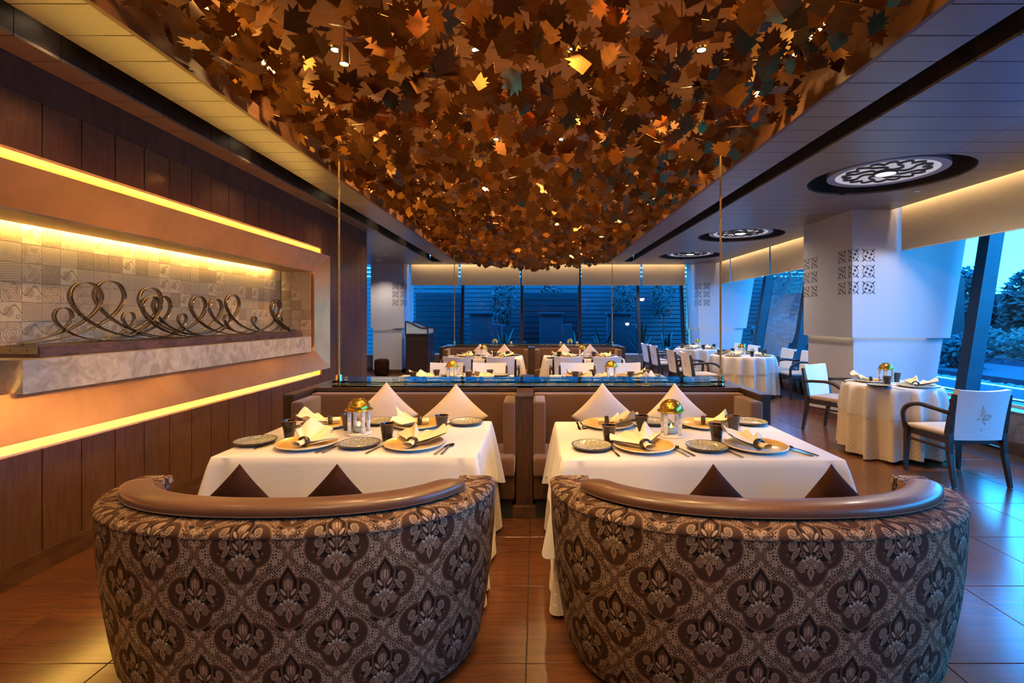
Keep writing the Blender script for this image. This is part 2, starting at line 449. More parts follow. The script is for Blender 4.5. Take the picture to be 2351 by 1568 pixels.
def glass_mat(name, tint, gl=0.9, refl=1.0):
    m = bpy.data.materials.new(name); m.use_nodes = True; nt = m.node_tree; nt.nodes.clear()
    o = nt.nodes.new('ShaderNodeOutputMaterial'); mx = nt.nodes.new('ShaderNodeMixShader')
    t = nt.nodes.new('ShaderNodeBsdfTransparent'); g = nt.nodes.new('ShaderNodeBsdfGlossy'); fr = nt.nodes.new('ShaderNodeFresnel')
    t.inputs[0].default_value = (*tint, 1); g.inputs['Roughness'].default_value = 0.02; g.inputs[0].default_value = (gl, gl, gl, 1)
    fr.inputs[0].default_value = 1.45
    mu = nt.nodes.new('ShaderNodeMath'); mu.operation = 'MULTIPLY'; mu.inputs[1].default_value = refl
    nt.links.new(fr.outputs[0], mu.inputs[0]); nt.links.new(mu.outputs[0], mx.inputs[0]); nt.links.new(t.outputs[0], mx.inputs[1]); nt.links.new(g.outputs[0], mx.inputs[2])
    nt.links.new(mx.outputs[0], o.inputs[0]); return m
M['glass'] = glass_mat('blue_tinted_window_glass', (0.19, 0.60, 1.0), 0.9, 0.4)
M['clear'] = glass_mat('clear_glass', (0.93, 0.96, 0.94))
M['shelf'] = glass_mat('pale_green_shelf_glass', (0.72, 0.86, 0.76), 1.0)
M['frosted'] = pm('frosted_glass', (0.32, 0.42, 0.45), (0.42, 0.52, 0.55), ns=30, rough=0.3)
# outdoors
M['paving'] = pm('terrace_paving', (0.085, 0.09, 0.10), (0.11, 0.115, 0.125), ns=2, rough=0.7, spec=0.15)
M['deck'] = pm('pool_deck_stone', (0.025, 0.03, 0.038), (0.045, 0.05, 0.06), (0.4, 3, 1), 3, 4, rough=0.8, spec=0.1)
M['water'] = pm('pool_water', (0.01, 0.03, 0.05), (0.02, 0.045, 0.07), ns=2, rough=0.08, bmp=0.1)
M['pebble'] = pm('white_pebble', (0.10, 0.11, 0.12), (0.15, 0.16, 0.17), ns=4, rough=0.8, rand=4.0)
M['soil'] = pm('garden_soil', (0.02, 0.022, 0.02), (0.04, 0.045, 0.04), ns=3, rough=0.95)
M['slat'] = pm('fence_slat_wood', (0.028, 0.030, 0.036), (0.045, 0.048, 0.054), (0.8, 6, 6), 4, 4, rough=0.6, rand=5.0)
M['gate'] = pm('dark_shutter_board', (0.006, 0.007, 0.009), (0.010, 0.012, 0.015), (0.8, 6, 6), 4, 4, rough=0.6)
M['pier'] = pm('planter_pier_stone', (0.03, 0.033, 0.038), (0.045, 0.048, 0.055), ns=5, rough=0.7)
M['leafdark'] = pm('dark_foliage', (0.004, 0.009, 0.005), (0.010, 0.020, 0.010), ns=3, rough=0.6, rand=5.0)
M['leafmid'] = pm('garden_foliage', (0.010, 0.022, 0.009), (0.030, 0.055, 0.018), ns=3, rough=0.5, rand=5.0)
M['bark'] = pm('tree_bark', (0.03, 0.025, 0.02), (0.06, 0.05, 0.04), ns=9, rough=0.9)
M['outled'] = pm('cool_white_led_line', (0.8, 0.9, 1), emit=(0.75, 0.9, 1.0), es=1.6)

# patchwork tiles
def tile_mat(kind):
    m, nt, b = newmat('relief_tile_' + kind)
    v = coords(nt, 'Object', (1, 1, 1)); sp = nt.nodes.new('ShaderNodeSeparateXYZ'); nt.links.new(v, sp.inputs[0])
    x, y = X(sp.outputs[1]), X(sp.outputs[2])
    lo, hi = (0.32, 0.19, 0.09), (0.68, 0.49, 0.27)
    n = X(noise(nt, v, 60, 4)); nb = X(noise(nt, coords(nt, 'Object', (1,1,1), rand=7.0), 14, 3, 0.5, 1.5))
    if kind == 'zigzag':
        f = xsin((y + xsin(x * 260.0) * 0.004 + x * 0.5) * 420.0) * 0.5 + 0.5
        h = f
    elif kind == 'mesh':
        f = xsin((x + y) * 300.0) * xsin((x - y) * 300.0) * 0.5 + 0.55; h = f
    elif kind == 'linen':
        f = n * 1.1 - 0.35; h = n
    elif kind == 'scale':
        row = X.op('FLOOR', y * 90.0); fx = X.op('FRACT', x * 45.0 + row * 0.5) - 0.5; fy = X.op('FRACT', y * 90.0)
        f = step(xsqrt(fx*fx + fy*fy*0.3), 0.25, 0.5); h = f
    elif kind == 'paisley':
        q = ell(x, y, 0.010, -0.008, 0.036, 0.028, 0.6); r2 = ell(x, y, -0.028, 0.034, 0.02, 0.016, -0.4)
        rings = xsin(xmin(q, r2 * 0.8) * 13.0 + nb * 5.0) * 0.5 + 0.5
        f = rings * step(nb, 0.35, 0.5) + 0.15; h = f
    else:  # scroll
        q = ell(x, y, -0.016, 0.0, 0.030, 0.036, 0.2)
        arm = band(xsin(x * 55.0 + 0.6) * 0.03 - y + 0.012, 0.0, 0.008, 0.004)
        f = 1.0 - xcl(inside(q, 0.1) * (xsin(q * 22.0) * 0.3 + 0.6) + arm + band(ell(x, y, 0.04, -0.03, 0.014, 0.014), 0.8, 0.25, 0.1)); h = f
    col = mixc(lo, hi, xcl(f))
    nt.links.new(mixc(col, (0.30, 0.23, 0.16), n * 0.35), b.inputs['Base Color'])
    b.inputs['Roughness'].default_value = 0.55
    bump(nt, b, h, 0.3, 0.002)
    return m
TILES = [tile_mat(k) for k in ('zigzag', 'mesh', 'linen', 'scale', 'paisley', 'scroll')]

# damask of the sofas: half-drop ogee repeat, all in nodes on the cloth's own UV
def damask():
    m, nt, b = newmat('brown_damask_upholstery')
    tc = nt.nodes.new('ShaderNodeTexCoord'); sp = nt.nodes.new('ShaderNodeSeparateXYZ'); nt.links.new(tc.outputs['UV'], sp.inputs[0])
    P = 0.318
    gx, gy = X(sp.outputs[0]) * (1/P), X(sp.outputs[1]) * (1/P)
    def local(ox, oy):
        a = X.op('FRACT', gx + (0.5 + ox)) - 0.5; c = X.op('FRACT', gy + (0.5 + oy)) - 0.5
        return a, c
    ax, ay = local(0, 0); bx, by = local(0.5, 0.5)
    # onion shaped ogee: half width as a function of height
    def hw(y): return xcos(y * (2*PI)) * 0.25 + 0.25 - xsin(y * (4*PI)) * 0.035
    sA = hw(ay) - xabs(ax)
    pick = xgt(sA, 0.0)
    x = ax * pick + bx * (1.0 - pick); y = ay * pick + by * (1.0 - pick)
    s = hw(y) - xabs(x)
    x = xabs(x)
    cream, tan, brown, mid, dark, white = (0.285, 0.190, 0.125), (0.140, 0.070, 0.035), (0.042, 0.018, 0.010), (0.075, 0.036, 0.019), (0.006, 0.0035, 0.003), (0.36, 0.27, 0.20)
    k = 2*PI
    # ground between ogees
    spk = xsin(x * 118.0 + xsin(y * 60.0) * 2.2) * xsin(y * 96.0 + xsin(x * 70.0) * 1.8)
    c = mixc(cream, dark, step(spk, 0.34, 0.5))
    # flowers in the ground
    for fx, fy, r in ((0.33, 0.17, 0.036), (0.40, 0.07, 0.03), (0.20, 0.30, 0.03), (0.12, 0.40, 0.022), (0.30, -0.21, 0.03)):
        q = ell(x, y, fx, fy, r, r)
        c = mixc(c, tan, inside(q * 0.75, 0.2)); c = mixc(c, dark, band(q, 0.72, 0.2, 0.1)); c = mixc(c, white, inside(q * 2.4, 0.3))
    # tan swelling bands that follow the ogee
    c = mixc(c, tan, band(s, 0.012, 0.014, 0.006))
    c = mixc(c, brown, band(s, 0.034, 0.010, 0.004))
    c = mixc(c, white, band(s, 0.034, 0.0035, 0.002) * step(xsin(y * 240.0), 0.0, 0.4))
    c = mixc(c, mid, band(s, 0.052, 0.006, 0.003))
    # dark plumes flanking the bottom point
    q = ell(x, y, 0.085, -0.335, 0.075, 0.052, -0.5)
    c = mixc(c, tan, inside(q * 0.86, 0.1)); c = mixc(c, dark, inside(q, 0.12)); c = mixc(c, white, band(q, 0.6, 0.06, 0.05) * step(y, -0.345, -0.335))
    # big brown heart
    heart = xmin(ell(x, y, 0.125, 0.02, 0.205, 0.195, -0.35), ell(x, y, 0.0, -0.11, 0.18, 0.25))
    tex = xsin(x * 150.0 + y * 40.0) * xsin(y * 170.0)
    c = mixc(c, tan, inside(heart * 0.93, 0.05))
    c = mixc(c, mixc(brown, mid, step(tex, 0.1, 0.6)), inside(heart, 0.05))
    for fx, fy, r in ((0.19, -0.085, 0.032), (0.145, -0.15, 0.02), (0.235, -0.02, 0.018)):
        q = ell(x, y, fx, fy, r, r); c = mixc(c, tan, inside(q, 0.2)); c = mixc(c, dark, band(q, 0.8, 0.12, 0.1))
    # inner dark heart
    core = xmin(ell(x, y, 0.085, 0.045, 0.145, 0.140, -0.4), ell(x, y, 0.0, -0.03, 0.125, 0.165))
    c = mixc(c, dark, inside(core, 0.06))
    # pale paisley scrolls at the sides of the heart
    for (cx, cy, rx, ry, ro) in ((0.185, 0.085, 0.042, 0.062, 0.25), (0.155, 0.0, 0.026, 0.075, 0.55), (0.105, -0.125, 0.022, 0.06, 0.35)):
        q = ell(x, y, cx, cy, rx, ry, ro)
        c = mixc(c, mid, inside(q * 0.8, 0.1)); c = mixc(c, cream, inside(q, 0.1)); c = mixc(c, dark, inside(q * 1.3, 0.1) * step(xsin(y * 330.0 + x * 120.0), 0.1, 0.4))
    q = ell(x, y, 0.09, -0.175, 0.032, 0.032); c = mixc(c, mid, inside(q * 0.85, 0.1)); c = mixc(c, white, band(q, 0.8, 0.13, 0.08)); c = mixc(c, white, inside(q * 3.0, 0.3))
    # onion dome on top
    dome = x + xmax(0.16 - y, 0.0) * 0.25 - (0.335 - y) * 0.62
    dq = xmax(dome * 12.0 + 1.0, ell(x, y, 0.0, 0.165, 0.095, 0.2))
    c = mixc(c, tan, inside(dq * 0.80, 0.06)); c = mixc(c, brown, inside(dq * 0.9, 0.06)); c = mixc(c, dark, inside(dq * 1.06, 0.06)); c = mixc(c, mid, inside(dq * 1.55, 0.06))
    fan = ell(x, y, 0.0, 0.135, 0.058, 0.075); c = mixc(c, tan, inside(fan, 0.1)); c = mixc(c, white, inside(fan * 1.15, 0.1) * step(xsin(x * 260.0), 0.3, 0.6))
    # leaves, curls and lotus
    q = ell(x, y, 0.052, 0.055, 0.016, 0.048, -0.62); c = mixc(c, brown, inside(q * 0.75, 0.1)); c = mixc(c, white, inside(q, 0.12) * (1.0 - step(xsin(y * 420.0), 0.6, 0.9) * 0.7))
    q = ell(x, y, 0.082, -0.012, 0.034, 0.030); c = mixc(c, tan, band(q, 0.75, 0.26, 0.08)); c = mixc(c, white, band(q, 0.72, 0.08, 0.06)); c = mixc(c, tan, inside(q * 3.4, 0.4))
    q = ell(x, y, 0.0, 0.045, 0.014, 0.07); c = mixc(c, tan, inside(q, 0.15))
    for (cx, cy, ro) in ((0.0, -0.045, 0.0), (0.034, -0.058, -0.35), (0.068, -0.085, -0.75)):
        q = ell(x, y, cx, cy, 0.019, 0.036, ro); c = mixc(c, dark, inside(q * 0.82, 0.08)); c = mixc(c, white, inside(q, 0.12))
    for (cx, cy, r) in ((0.0, -0.105, 0.040), (0.043, -0.128, 0.036)):
        q = ell(x, y, cx, cy, r, r); c = mixc(c, dark, inside(q * 0.88, 0.06)); c = mixc(c, cream, inside(q, 0.1)); c = mixc(c, tan, inside(q * 1.35, 0.2)); c = mixc(c, cream, inside(q * 2.0, 0.3))
    q = xabs(x) * 2.6 + xabs(y + 0.205) * 1.0; c = mixc(c, mid, step(0.125 - q, 0.0, 0.01)); c = mixc(c, cream, step(0.10 - q, 0.0, 0.01)); c = mixc(c, tan, step(0.06 - q, 0.0, 0.01))
    weave = X(noise(nt, coords(nt, 'UV', (300, 300, 1)), 3, 2))
    nt.links.new(mixc(c, (0.03, 0.018, 0.012), weave * 0.18), b.inputs['Base Color'])
    b.inputs['Roughness'].default_value = 0.8; b.inputs['Specular IOR Level'].default_value = 0.15
    bump(nt, b, weave, 0.15, 0.001)
    return m
M['damask'] = damask()
# ---------------------------------------------------------------- setting
ZC = 2.88                       # ceiling height
XL = -2.83                      # face of the left wall
XR, ZS = 5.12, 0.45             # inner face of the right sill wall, sill height
YB = 13.1                       # inner face of the back sill wall
YREAR = -2.6
YEND = 8.11                     # far end of the timber wall
def gx(z): return 5.38 + 0.16*(z - 0.5)     # right glass leans outward
def gy(z): return 13.36 + 0.16*(z - 0.5)    # back glass leans outward

def struct(o, label=None):
    o['kind'] = 'structure'
    if label: o['label'] = label
    return o

# floor: bed plus tiles
fl = struct(MB().box(-5.4, 5.4, YREAR, 13.4, -0.12, -0.006).build('floor', M['grout']), 'wood-look tiled floor of the dining room')
TS = 0.585
tile_me = rbox_mesh('floor_tile', TS-0.004, TS-0.004, 0.012, 0.0015, M['floor'], 1)
ny0 = 2.03 - 2*TS
for i in range(-5, 9):
    for j in range(0, 21):
        x, y = 2.30 + TS*(i-4) + TS/2, ny0 + TS*j + TS/2
        if y + TS/2 > YB + 0.05 or x + TS/2 > XR + 0.06: continue
        if x < XL - 0.25 and y < YEND: continue
        link(tile_me, 'tile', fl, (x, y, -0.012))
mb = MB()
for i in range(-5, 9):
    for j in range(-6, 0):
        x, y = 2.30 + TS*(i-4), ny0 + TS*j
        mb.box(x+0.002, x+TS-0.002, y+0.002, y+TS-0.002, -0.012, 0)
for j in range(0, 21):
    y = ny0 + TS*j
    if y > YEND - 0.3 and y + TS < YB + 0.05:
        for i in range(-9, -5):
            x = 2.30 + TS*(i-4); mb.box(x+0.002, x+TS-0.002, y+0.002, y+TS-0.002, -0.012, 0)
tag(mb.build('tile_field', M['floor'], fl), kind='stuff')
xs_tail = 2.30 + TS*5
MB().box(xs_tail-TS+TS, XR, ny0, YB, -0.012, -0.0005).build('edge_tile', M['floor'], fl)

# roof slab and ceiling boards
ce = struct(MB().box(-5.6, 6.3, YREAR-0.2, 13.9, 3.5, 3.62).build('ceiling', M['slab']), 'boarded ceiling with dark grooves and a long leaf-filled coffer')
GL0, GL1, CL, CR, GR0, GR1, XM, XE = -2.645, -2.40, -1.99, 1.845, 2.24, 2.447, 3.56, 4.69
YC1, YG1 = 12.4, 12.25                       # far ends of coffer and grooves
LAMPS = [(3.56, 4.92), (3.56, 8.41), (3.56, 11.15)]; LR = 0.70
DY, Y00 = 0.247, 1.955
nrow = int((YC1 - Y00)/DY)
bcache = {}
def board(x0, x1, y0, y1, key=True):
    k = (round(x1-x0, 3), round(y1-y0, 3))
    if k not in bcache:
        bcache[k] = rbox_mesh('ceiling_board', x1-x0-0.002, y1-y0-0.006, 0.02, 0.0015, M['ceil'], 1)
    return link(bcache[k], 'board', ce, ((x0+x1)/2, (y0+y1)/2, ZC))
def cutboard(x0, x1, y0, y1, cx, cy):
    y0 += 0.00225; y1 -= 0.00225
    ys = [y0 + (y1-y0)*t/14 for t in range(15)]
    left = x1 > cx - 0.01 and abs(x1 - cx) < 0.02
    def edge(y):
        d = LR*LR - (y-cy)**2
        e = math.sqrt(d) if d > 0 else 0.0
        return (cx - e) if left else (cx + e)
    pts = []
    if left:
        pts = [(x0+.001, y0), *[(min(edge(y), x1-.001), y) for y in ys], (x0+.001, y1)]
    else:
        pts = [(x1-.001, y0), *[(max(edge(y), x0+.001), y) for y in ys], (x1-.001, y1)]
    mx, my = (x0+x1)/2, (y0+y1)/2
    MB().prism([(a-mx, c-my) for a, c in pts], lambda a, c: (a, c, 0), lambda a, c: (a, c, .02)).build('board', M['ceil'], ce, (mx, my, ZC))
gl_me = MB().box(-0.01, 0.01, -DY/2+.002, DY/2-.002, 0, 0.22).mesh('groove_board', M['groove'])
for r in range(nrow):
    y0 = Y00 + r*DY; y1 = y0 + DY
    board(XL - 0.02 if y1 < YEND else -5.2, GL0, y0, y1)
    board(GL1, CL, y0, y1)
    board(CR, GR0, y0, y1)
    hit = [L for L in LAMPS if abs((y0+y1)/2 - L[1]) < LR + DY/2]
    for a, c in ((GR1, XM), (XM, XE)):
        if hit: cutboard(a, c, y0, y1, *hit[0])
        else: board(a, c, y0, y1)
    if y1 < YG1:
        link(gl_me, 'groove_board', ce, (GL0-0.01, (y0+y1)/2, ZC+0.02)); link(gl_me, 'groove_board', ce, (GR1+0.01, (y0+y1)/2, ZC+0.02))
yl = Y00 + nrow*DY; YCE = 12.93
for k in range(3):
    board(-5.2, XM, yl + k*DY, min(yl + (k+1)*DY, YCE)); board(XM, XE, yl + k*DY, min(yl + (k+1)*DY, YCE))
mb = MB()
for a, c in ((XL-0.02, GL0), (GL1, CL), (CR, GR0), (GR1, XM), (XM, XE)):
    mb.box(a, c, YREAR, Y00-0.004, ZC, ZC+0.02)
mb.build('board', M['ceil'], ce)
g = MB()
for a, c in ((GL0, GL1), (GR0, GR1)):
    g.box(a-0.02, c+0.02, YREAR, YG1, 3.12, 3.14); g.box(a-0.02, c+.02, YG1, YG1+.03, ZC+.02, 3.14)
g.box(GL1, GL1+.02, YREAR, YG1, ZC+.02, 3.12); g.box(GR0-.02, GR0, YREAR, YG1, ZC+.02, 3.12)
g.build('groove_lining', M['groove'], ce)
c = MB()
c.box(CL-.03, CL, YREAR, YC1+.03, ZC-.012, 3.5); c.box(CR, CR+.03, YREAR, YC1+.03, ZC-.012, 3.5); c.box(CL, CR, YC1, YC1+.03, ZC-.012, 3.5)
c.build('coffer_side', M['coffer'], ce)
MB().box(CL, CR, YREAR, YC1, 3.40, 3.44).build('coffer_top', M['coffer_top'], ce)
# raised pocket over the blinds
c = MB()
c.box(XE, 6.25, YREAR, 13.9, 3.02, 3.06); c.box(XE, XE+.02, YREAR, YCE, ZC, 3.02)
c.box(-5.6, XE, YCE, 13.9, 3.02, 3.06); c.box(-5.6, XE, YCE, YCE+.02, ZC, 3.02)
c.build('blind_pocket', M['ceil'], ce)

# left wall: core, planks, frieze
wlf = MB()
wlf.box(-3.6, -3.28, YREAR, YEND, 0, 3.5)
wlf.box(-3.28, XL-.02, YREAR, YEND, 2.37, 3.5); wlf.box(-3.28, XL-.02, YREAR, YEND, 0, 0.70)
wlf.box(-3.28, XL-.02, 6.46, YEND, 0.70, 2.37)
wall_left = struct(wlf.build('wall_left', M['black']), 'left wall of dark vertical timber planks with lit niche')
PW, PY0 = 0.241, 2.772 - 7*0.241
pc = {}
def plank(y0, y1, z0, z1):
    k = (round(y1-y0, 3), round(z1-z0, 3))
    if k not in pc: pc[k] = MB().box(0, .02, -(y1-y0)/2+.004, (y1-y0)/2-.004, 0, z1-z0).mesh('wall_plank', M['plank'])
    link(pc[k], 'plank', wall_left, (XL-.02, (y0+y1)/2, z0))
k = 0
while True:
    y0 = PY0 + k*PW; y1 = min(y0 + PW, YEND); k += 1
    if y0 >= YEND - .02: break
    if y1 <= 6.48:
        plank(y0, y1, 2.37, 2.68); plank(y0, y1, 0.12, 0.70)
    else:
        plank(y0, y1, 0.86, 2.68); plank(y0, y1, 0.12, 0.857)
mb = MB(); mb.box(XL-.02, XL, YREAR, PY0-.002, 2.37, 2.68).box(XL-.02, XL, YREAR, PY0-.002, .12, .70); mb.build('plank', M['plank'], wall_left)
MB().box(XL-.02, XL-.004, YREAR, YEND, 2.683, ZC+.03).build('frieze', M['band'], wall_left)
struct(MB().box(XL-.02, XL+.014, YREAR, YEND+.014, 0.0, 0.118).build('baseboard_left', M['base']), 'brown timber skirting under the left plank wall')
# lit recess behind the copper frame
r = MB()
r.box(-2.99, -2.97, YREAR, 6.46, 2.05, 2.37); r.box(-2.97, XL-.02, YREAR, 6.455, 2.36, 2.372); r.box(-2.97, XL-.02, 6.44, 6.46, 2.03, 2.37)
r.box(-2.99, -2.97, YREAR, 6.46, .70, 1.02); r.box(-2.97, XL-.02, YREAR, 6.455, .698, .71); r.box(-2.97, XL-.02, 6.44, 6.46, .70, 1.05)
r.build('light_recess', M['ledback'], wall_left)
for n_, z in (('led_strip', 2.215), ('led_strip', 0.835)):
    MB().box(-2.968, -2.945, YREAR, 6.40, z, z+.02).build(n_, M['led'], wall_left)

# copper frame of the niche
YO, YI = 6.42, 6.205
fr = empty('copper_frame', (-2.78, 6.4, 1.0), label='wide slanted copper surround of the tiled wall niche', cat='frame')
def fpiece(pts, name):
    P = [Vector(p) for p in pts]; n = (P[1]-P[0]).cross(P[2]-P[0]).normalized()*0.008
    if n.x > 0: n = -n
    b = MB(); b.v = [tuple(p - Vector(fr.location)) for p in P] + [tuple(p + n - Vector(fr.location)) for p in P]
    b.f = [(0,1,2,3),(7,6,5,4),(0,4,5,1),(1,5,6,2),(2,6,7,3),(3,7,4,0)]
    b.build(name, M['copper'], fr)
XO, XI = -2.73, -2.84
fpiece([(XO, YREAR, 2.27), (XO, YO, 2.27), (XI, YI, 2.035), (XI, YREAR, 2.035)], 'top_rail')
fpiece([(XO, YREAR, 0.79), (XO, YO, 0.79), (XI, YI, 1.04), (XI, YREAR, 1.04)], 'bottom_rail')
fpiece([(XO, YO, 0.79), (XO, YO, 2.27), (XI, YI, 2.035), (XI, YI, 1.04)], 'side_stile')
j = MB(); j.box(XI-.05, XI, YI-.003, YI+.006, 1.04, 2.035); j.v = [(a-fr.location.x, b_-fr.location.y, c_-fr.location.z) for a, b_, c_ in j.v]; j.build('jamb', M['copper'], fr)

# niche: tiled back and end, soffit, light slot
XN, YN = -3.24, 6.15
n = MB()
n.box(XN-.06, XN-.012, YREAR, YN+.05, 0.70, 2.2)
n.box(XN-.05, XI-.05, YN+.010, YN+.05, 1.0, 2.1)
n.box(XN-.05, XI-.05, YREAR, YN, 1.00, 1.03)
n.build('niche_lining', M['band'], wall_left)
MB().box(-3.185, XI+.004, YREAR, YN, 2.035, 2.05).build('niche_soffit', TILES[2], wall_left)
MB().box(-3.185, -2.97, YREAR, YN, 2.09, 2.10).build('slot_cover', M['ledback'], wall_left)
MB().box(-3.19, -3.175, YREAR, YN-.25, 2.056, 2.068).build('led_strip', M['lednic'], wall_left)
TW = 0.124
tmesh = []
for m in TILES:
    b = MB(); b.box(0, .010, -TW/2+.0012, TW/2-.0012, -TW/2+.0012, TW/2-.0012); tmesh.append(b.mesh('relief_tile', m))
rt = random.Random(3)
zt0 = 2.046 - 7*TW
prev = None
for jz in range(7):
    for iy in range(30):
        y = YN - TW/2 - iy*TW; z = zt0 + TW*(jz+.5)
        kk = rt.choice([0, 1, 1, 2, 2, 3, 4, 4, 5, 5])
        link(tmesh[kk], 'tile', wall_left, (XN-.012, y, z))
    for ix in range(3):
        kk = rt.choice([0, 1, 2, 3, 4, 5])
        link(tmesh[kk], 'tile', wall_left, (XN + .004 + TW*(ix+.5), YN+.012, zt0 + TW*(jz+.5)), rz=-PI/2)

# other walls
struct(MB().box(-5.6, 6.2, YREAR-.2, YREAR, 0, 3.5).build('wall_rear', M['rearwall']), 'plain wall behind the viewer')
w = MB(); w.box(-5.4, -3.28, YEND-.2, YEND, 0, 3.5); w.box(-5.6, -5.4, YEND-.2, 13.5, 0, 3.5)
struct(w.build('wall_side', M['plaster']), 'side wall of the bay beyond the timber wall')
wr_ = struct(MB().box(XR+.02, XR+.40, YREAR, 13.5, 0, ZS-.02).build('wall_right', M['slab']), 'low stone-clad wall under the right windows')
wb_ = struct(MB().box(-5.4, XR+.4, YB+.02, 13.5, 0, ZS-.02).build('wall_back', M['slab']), 'low stone-clad wall under the back windows')
MULY = [-2.4, -0.4, 1.6, 3.83, 6.03, 8.0, 9.95, 11.8, 13.2]
for a, c in zip(MULY[:-1], MULY[1:]):
    if a < 1: continue
    MB().box(XR, XR+.02, a+.002, min(c, YB)-.002, .122, ZS-.02).build('stone_panel', M['stone_sill'], wr_)
MULX = [-5.0, -3.62, -2.05, -0.386, 1.23, 2.87, 4.1]
for a, c in zip(MULX[:-1], MULX[1:]):
    MB().box(a+.002, c-.002, YB, YB+.02, .122, ZS-.02).build('stone_panel', M['stone_sill'], wb_)
MB().box(XR-.01, XR+.42, YREAR, 13.5, ZS-.02, ZS).build('sill', M['stone_sill'], wr_)
MB().box(-5.4, XR+.4, YB-.01, 13.5, ZS-.02, ZS-.001).build('sill', M['stone_sill'], wb_)
struct(MB().box(XR-.012, XR+.02, YREAR, YB, 0, .12).build('baseboard_right', M['base']), 'dark brown skirting along the right window wall')
struct(MB().box(-5.4, XR, YB-.012, YB+.02, 0, .12).build('baseboard_back', M['base']), 'dark brown skirting along the back window wall')

# glazing
win1 = empty('window_1', (5.4, 5, ZS), label='leaning blue-tinted glazing along the right side', kind='structure')
win2 = empty('window_2', (0, 13.4, ZS), label='leaning blue-tinted glazing across the back', kind='structure')
def prel(b, o):
    b.v = [(p[0]-o.location.x, p[1]-o.location.y, p[2]-o.location.z) for p in b.v]; return b
for a, c in zip(MULY[:-1], MULY[1:]):
    prel(MB().poly([(gx(ZS), a+.06, ZS), (gx(ZS), c-.06, ZS), (gx(3.03), c-.06, 3.03), (gx(3.03), a+.06, 3.03)]), win1).build('pane', M['glass'], win1)
for y in MULY:
    b = MB(); w_ = .075
    b.v = [(gx(ZS)-.10, y-w_, ZS), (gx(ZS)+.08, y-w_, ZS), (gx(ZS)+.08, y+w_, ZS), (gx(ZS)-.10, y+w_, ZS), (gx(3.03)-.10, y-w_, 3.03), (gx(3.03)+.08, y-w_, 3.03), (gx(3.03)+.08, y+w_, 3.03), (gx(3.03)-.10, y+w_, 3.03)]
    b.f = [(0,3,2,1),(4,5,6,7),(0,1,5,4),(1,2,6,5),(2,3,7,6),(3,0,4,7)]
    prel(b, win1).build('mullion', M['alu'], win1)
for a, c in zip(MULX[:-1], MULX[1:]):
    prel(MB().poly([(a+.03, gy(ZS), ZS), (c-.03, gy(ZS), ZS), (c-.03, gy(3.03), 3.03), (a+.03, gy(3.03), 3.03)]), win2).build('pane', M['glass'], win2)
for x in MULX:
    b = MB(); w_ = .04
    b.v = [(x-w_, gy(ZS)-.06, ZS), (x+w_, gy(ZS)-.06, ZS), (x+w_, gy(ZS)+.06, ZS), (x-w_, gy(ZS)+.06, ZS), (x-w_, gy(3.03)-.06, 3.03), (x+w_, gy(3.03)-.06, 3.03), (x+w_, gy(3.03)+.06, 3.03), (x-w_, gy(3.03)+.06, 3.03)]
    b.f = [(0,3,2,1),(4,5,6,7),(0,1,5,4),(1,2,6,5),(2,3,7,6),(3,0,4,7)]
    prel(b, win2).build('mullion', M['alu'], win2)
MB().box(-.02, .02, YREAR-5, 13.5-5, 0, .03).build('bottom_rail', M['railpale'], win1, (-.02, 0, 0))
MB().box(-5.4, 5.3, -.03, .01, 0, .025).build('bottom_rail', M['railpale'], win2, (0, -.05, 0))

# columns
XCOL, YCOL, ZCOL = 4.19, 6.40, 1.20
def column(name, x0, y0, y1, xr, label, xr_is_glass=True, mirror=False, inset=.045):
    root = empty(name, (x0, y0, 0), label=label, kind='structure', cat=None)
    def pr(x0_, y0_, y1_, z0, z1, sub):
        if xr_is_glass: a0, a1 = gx(z0)-sub, gx(z1)-sub
        else: a0 = a1 = xr - sub
        b = MB()
        b.v = [(x0_, y0_, z0), (a0, y0_, z0), (a0, y1_, z0), (x0_, y1_, z0), (x0_, y0_, z1), (a1, y0_, z1), (a1, y1_, z1), (x0_, y1_, z1)]
        b.f = [(0,3,2,1),(4,5,6,7),(0,1,5,4),(1,2,6,5),(2,3,7,6),(3,0,4,7)]
        return prel(b, root)
    pr(x0, y0, y1, ZCOL, 3.02, .0).build('upper_shaft', M['plaster'], root)
    pr(x0+inset, y0+inset, y1-inset, 0, ZCOL+.02, .06).build('lower_shaft', M['plaster'], root)
    pr(x0+inset-.012, y0+inset-.012, y1-inset+.012, 0, .10, .06).build('plinth', M['base'], root)
    b = MB(); b.box(x0+inset+.01, (gx(1.2) if xr_is_glass else xr)-.3, y0+.008, y0+.02, ZCOL-.004, ZCOL-.001)
    b.box(x0+.008, x0+.02, y0+inset, y1-inset, ZCOL-.004, ZCOL-.001)
    prel(b, root).build('led_strip', M['ledsoft'], root)
    b = MB(); b.box(x0, (gx(1.18) if xr_is_glass else xr)-.0, y0, y0+.006, ZCOL-.016, ZCOL); b.box(x0, x0+.006, y0, y1, ZCOL-.016, ZCOL)
    prel(b, root).build('lip', M['plaster'], root)
    return root
col1 = column('column', XCOL, YCOL, 7.56, 0, 'pale papered column with stencilled tiles by the near round table')
col2 = column('column', 4.24, 12.6, 13.6, 0, 'pale papered corner column behind the far round table')
col3 = column('column', -4.30, 12.6, 13.6, -3.44, 'pale papered column beside the dark service station', xr_is_glass=False)

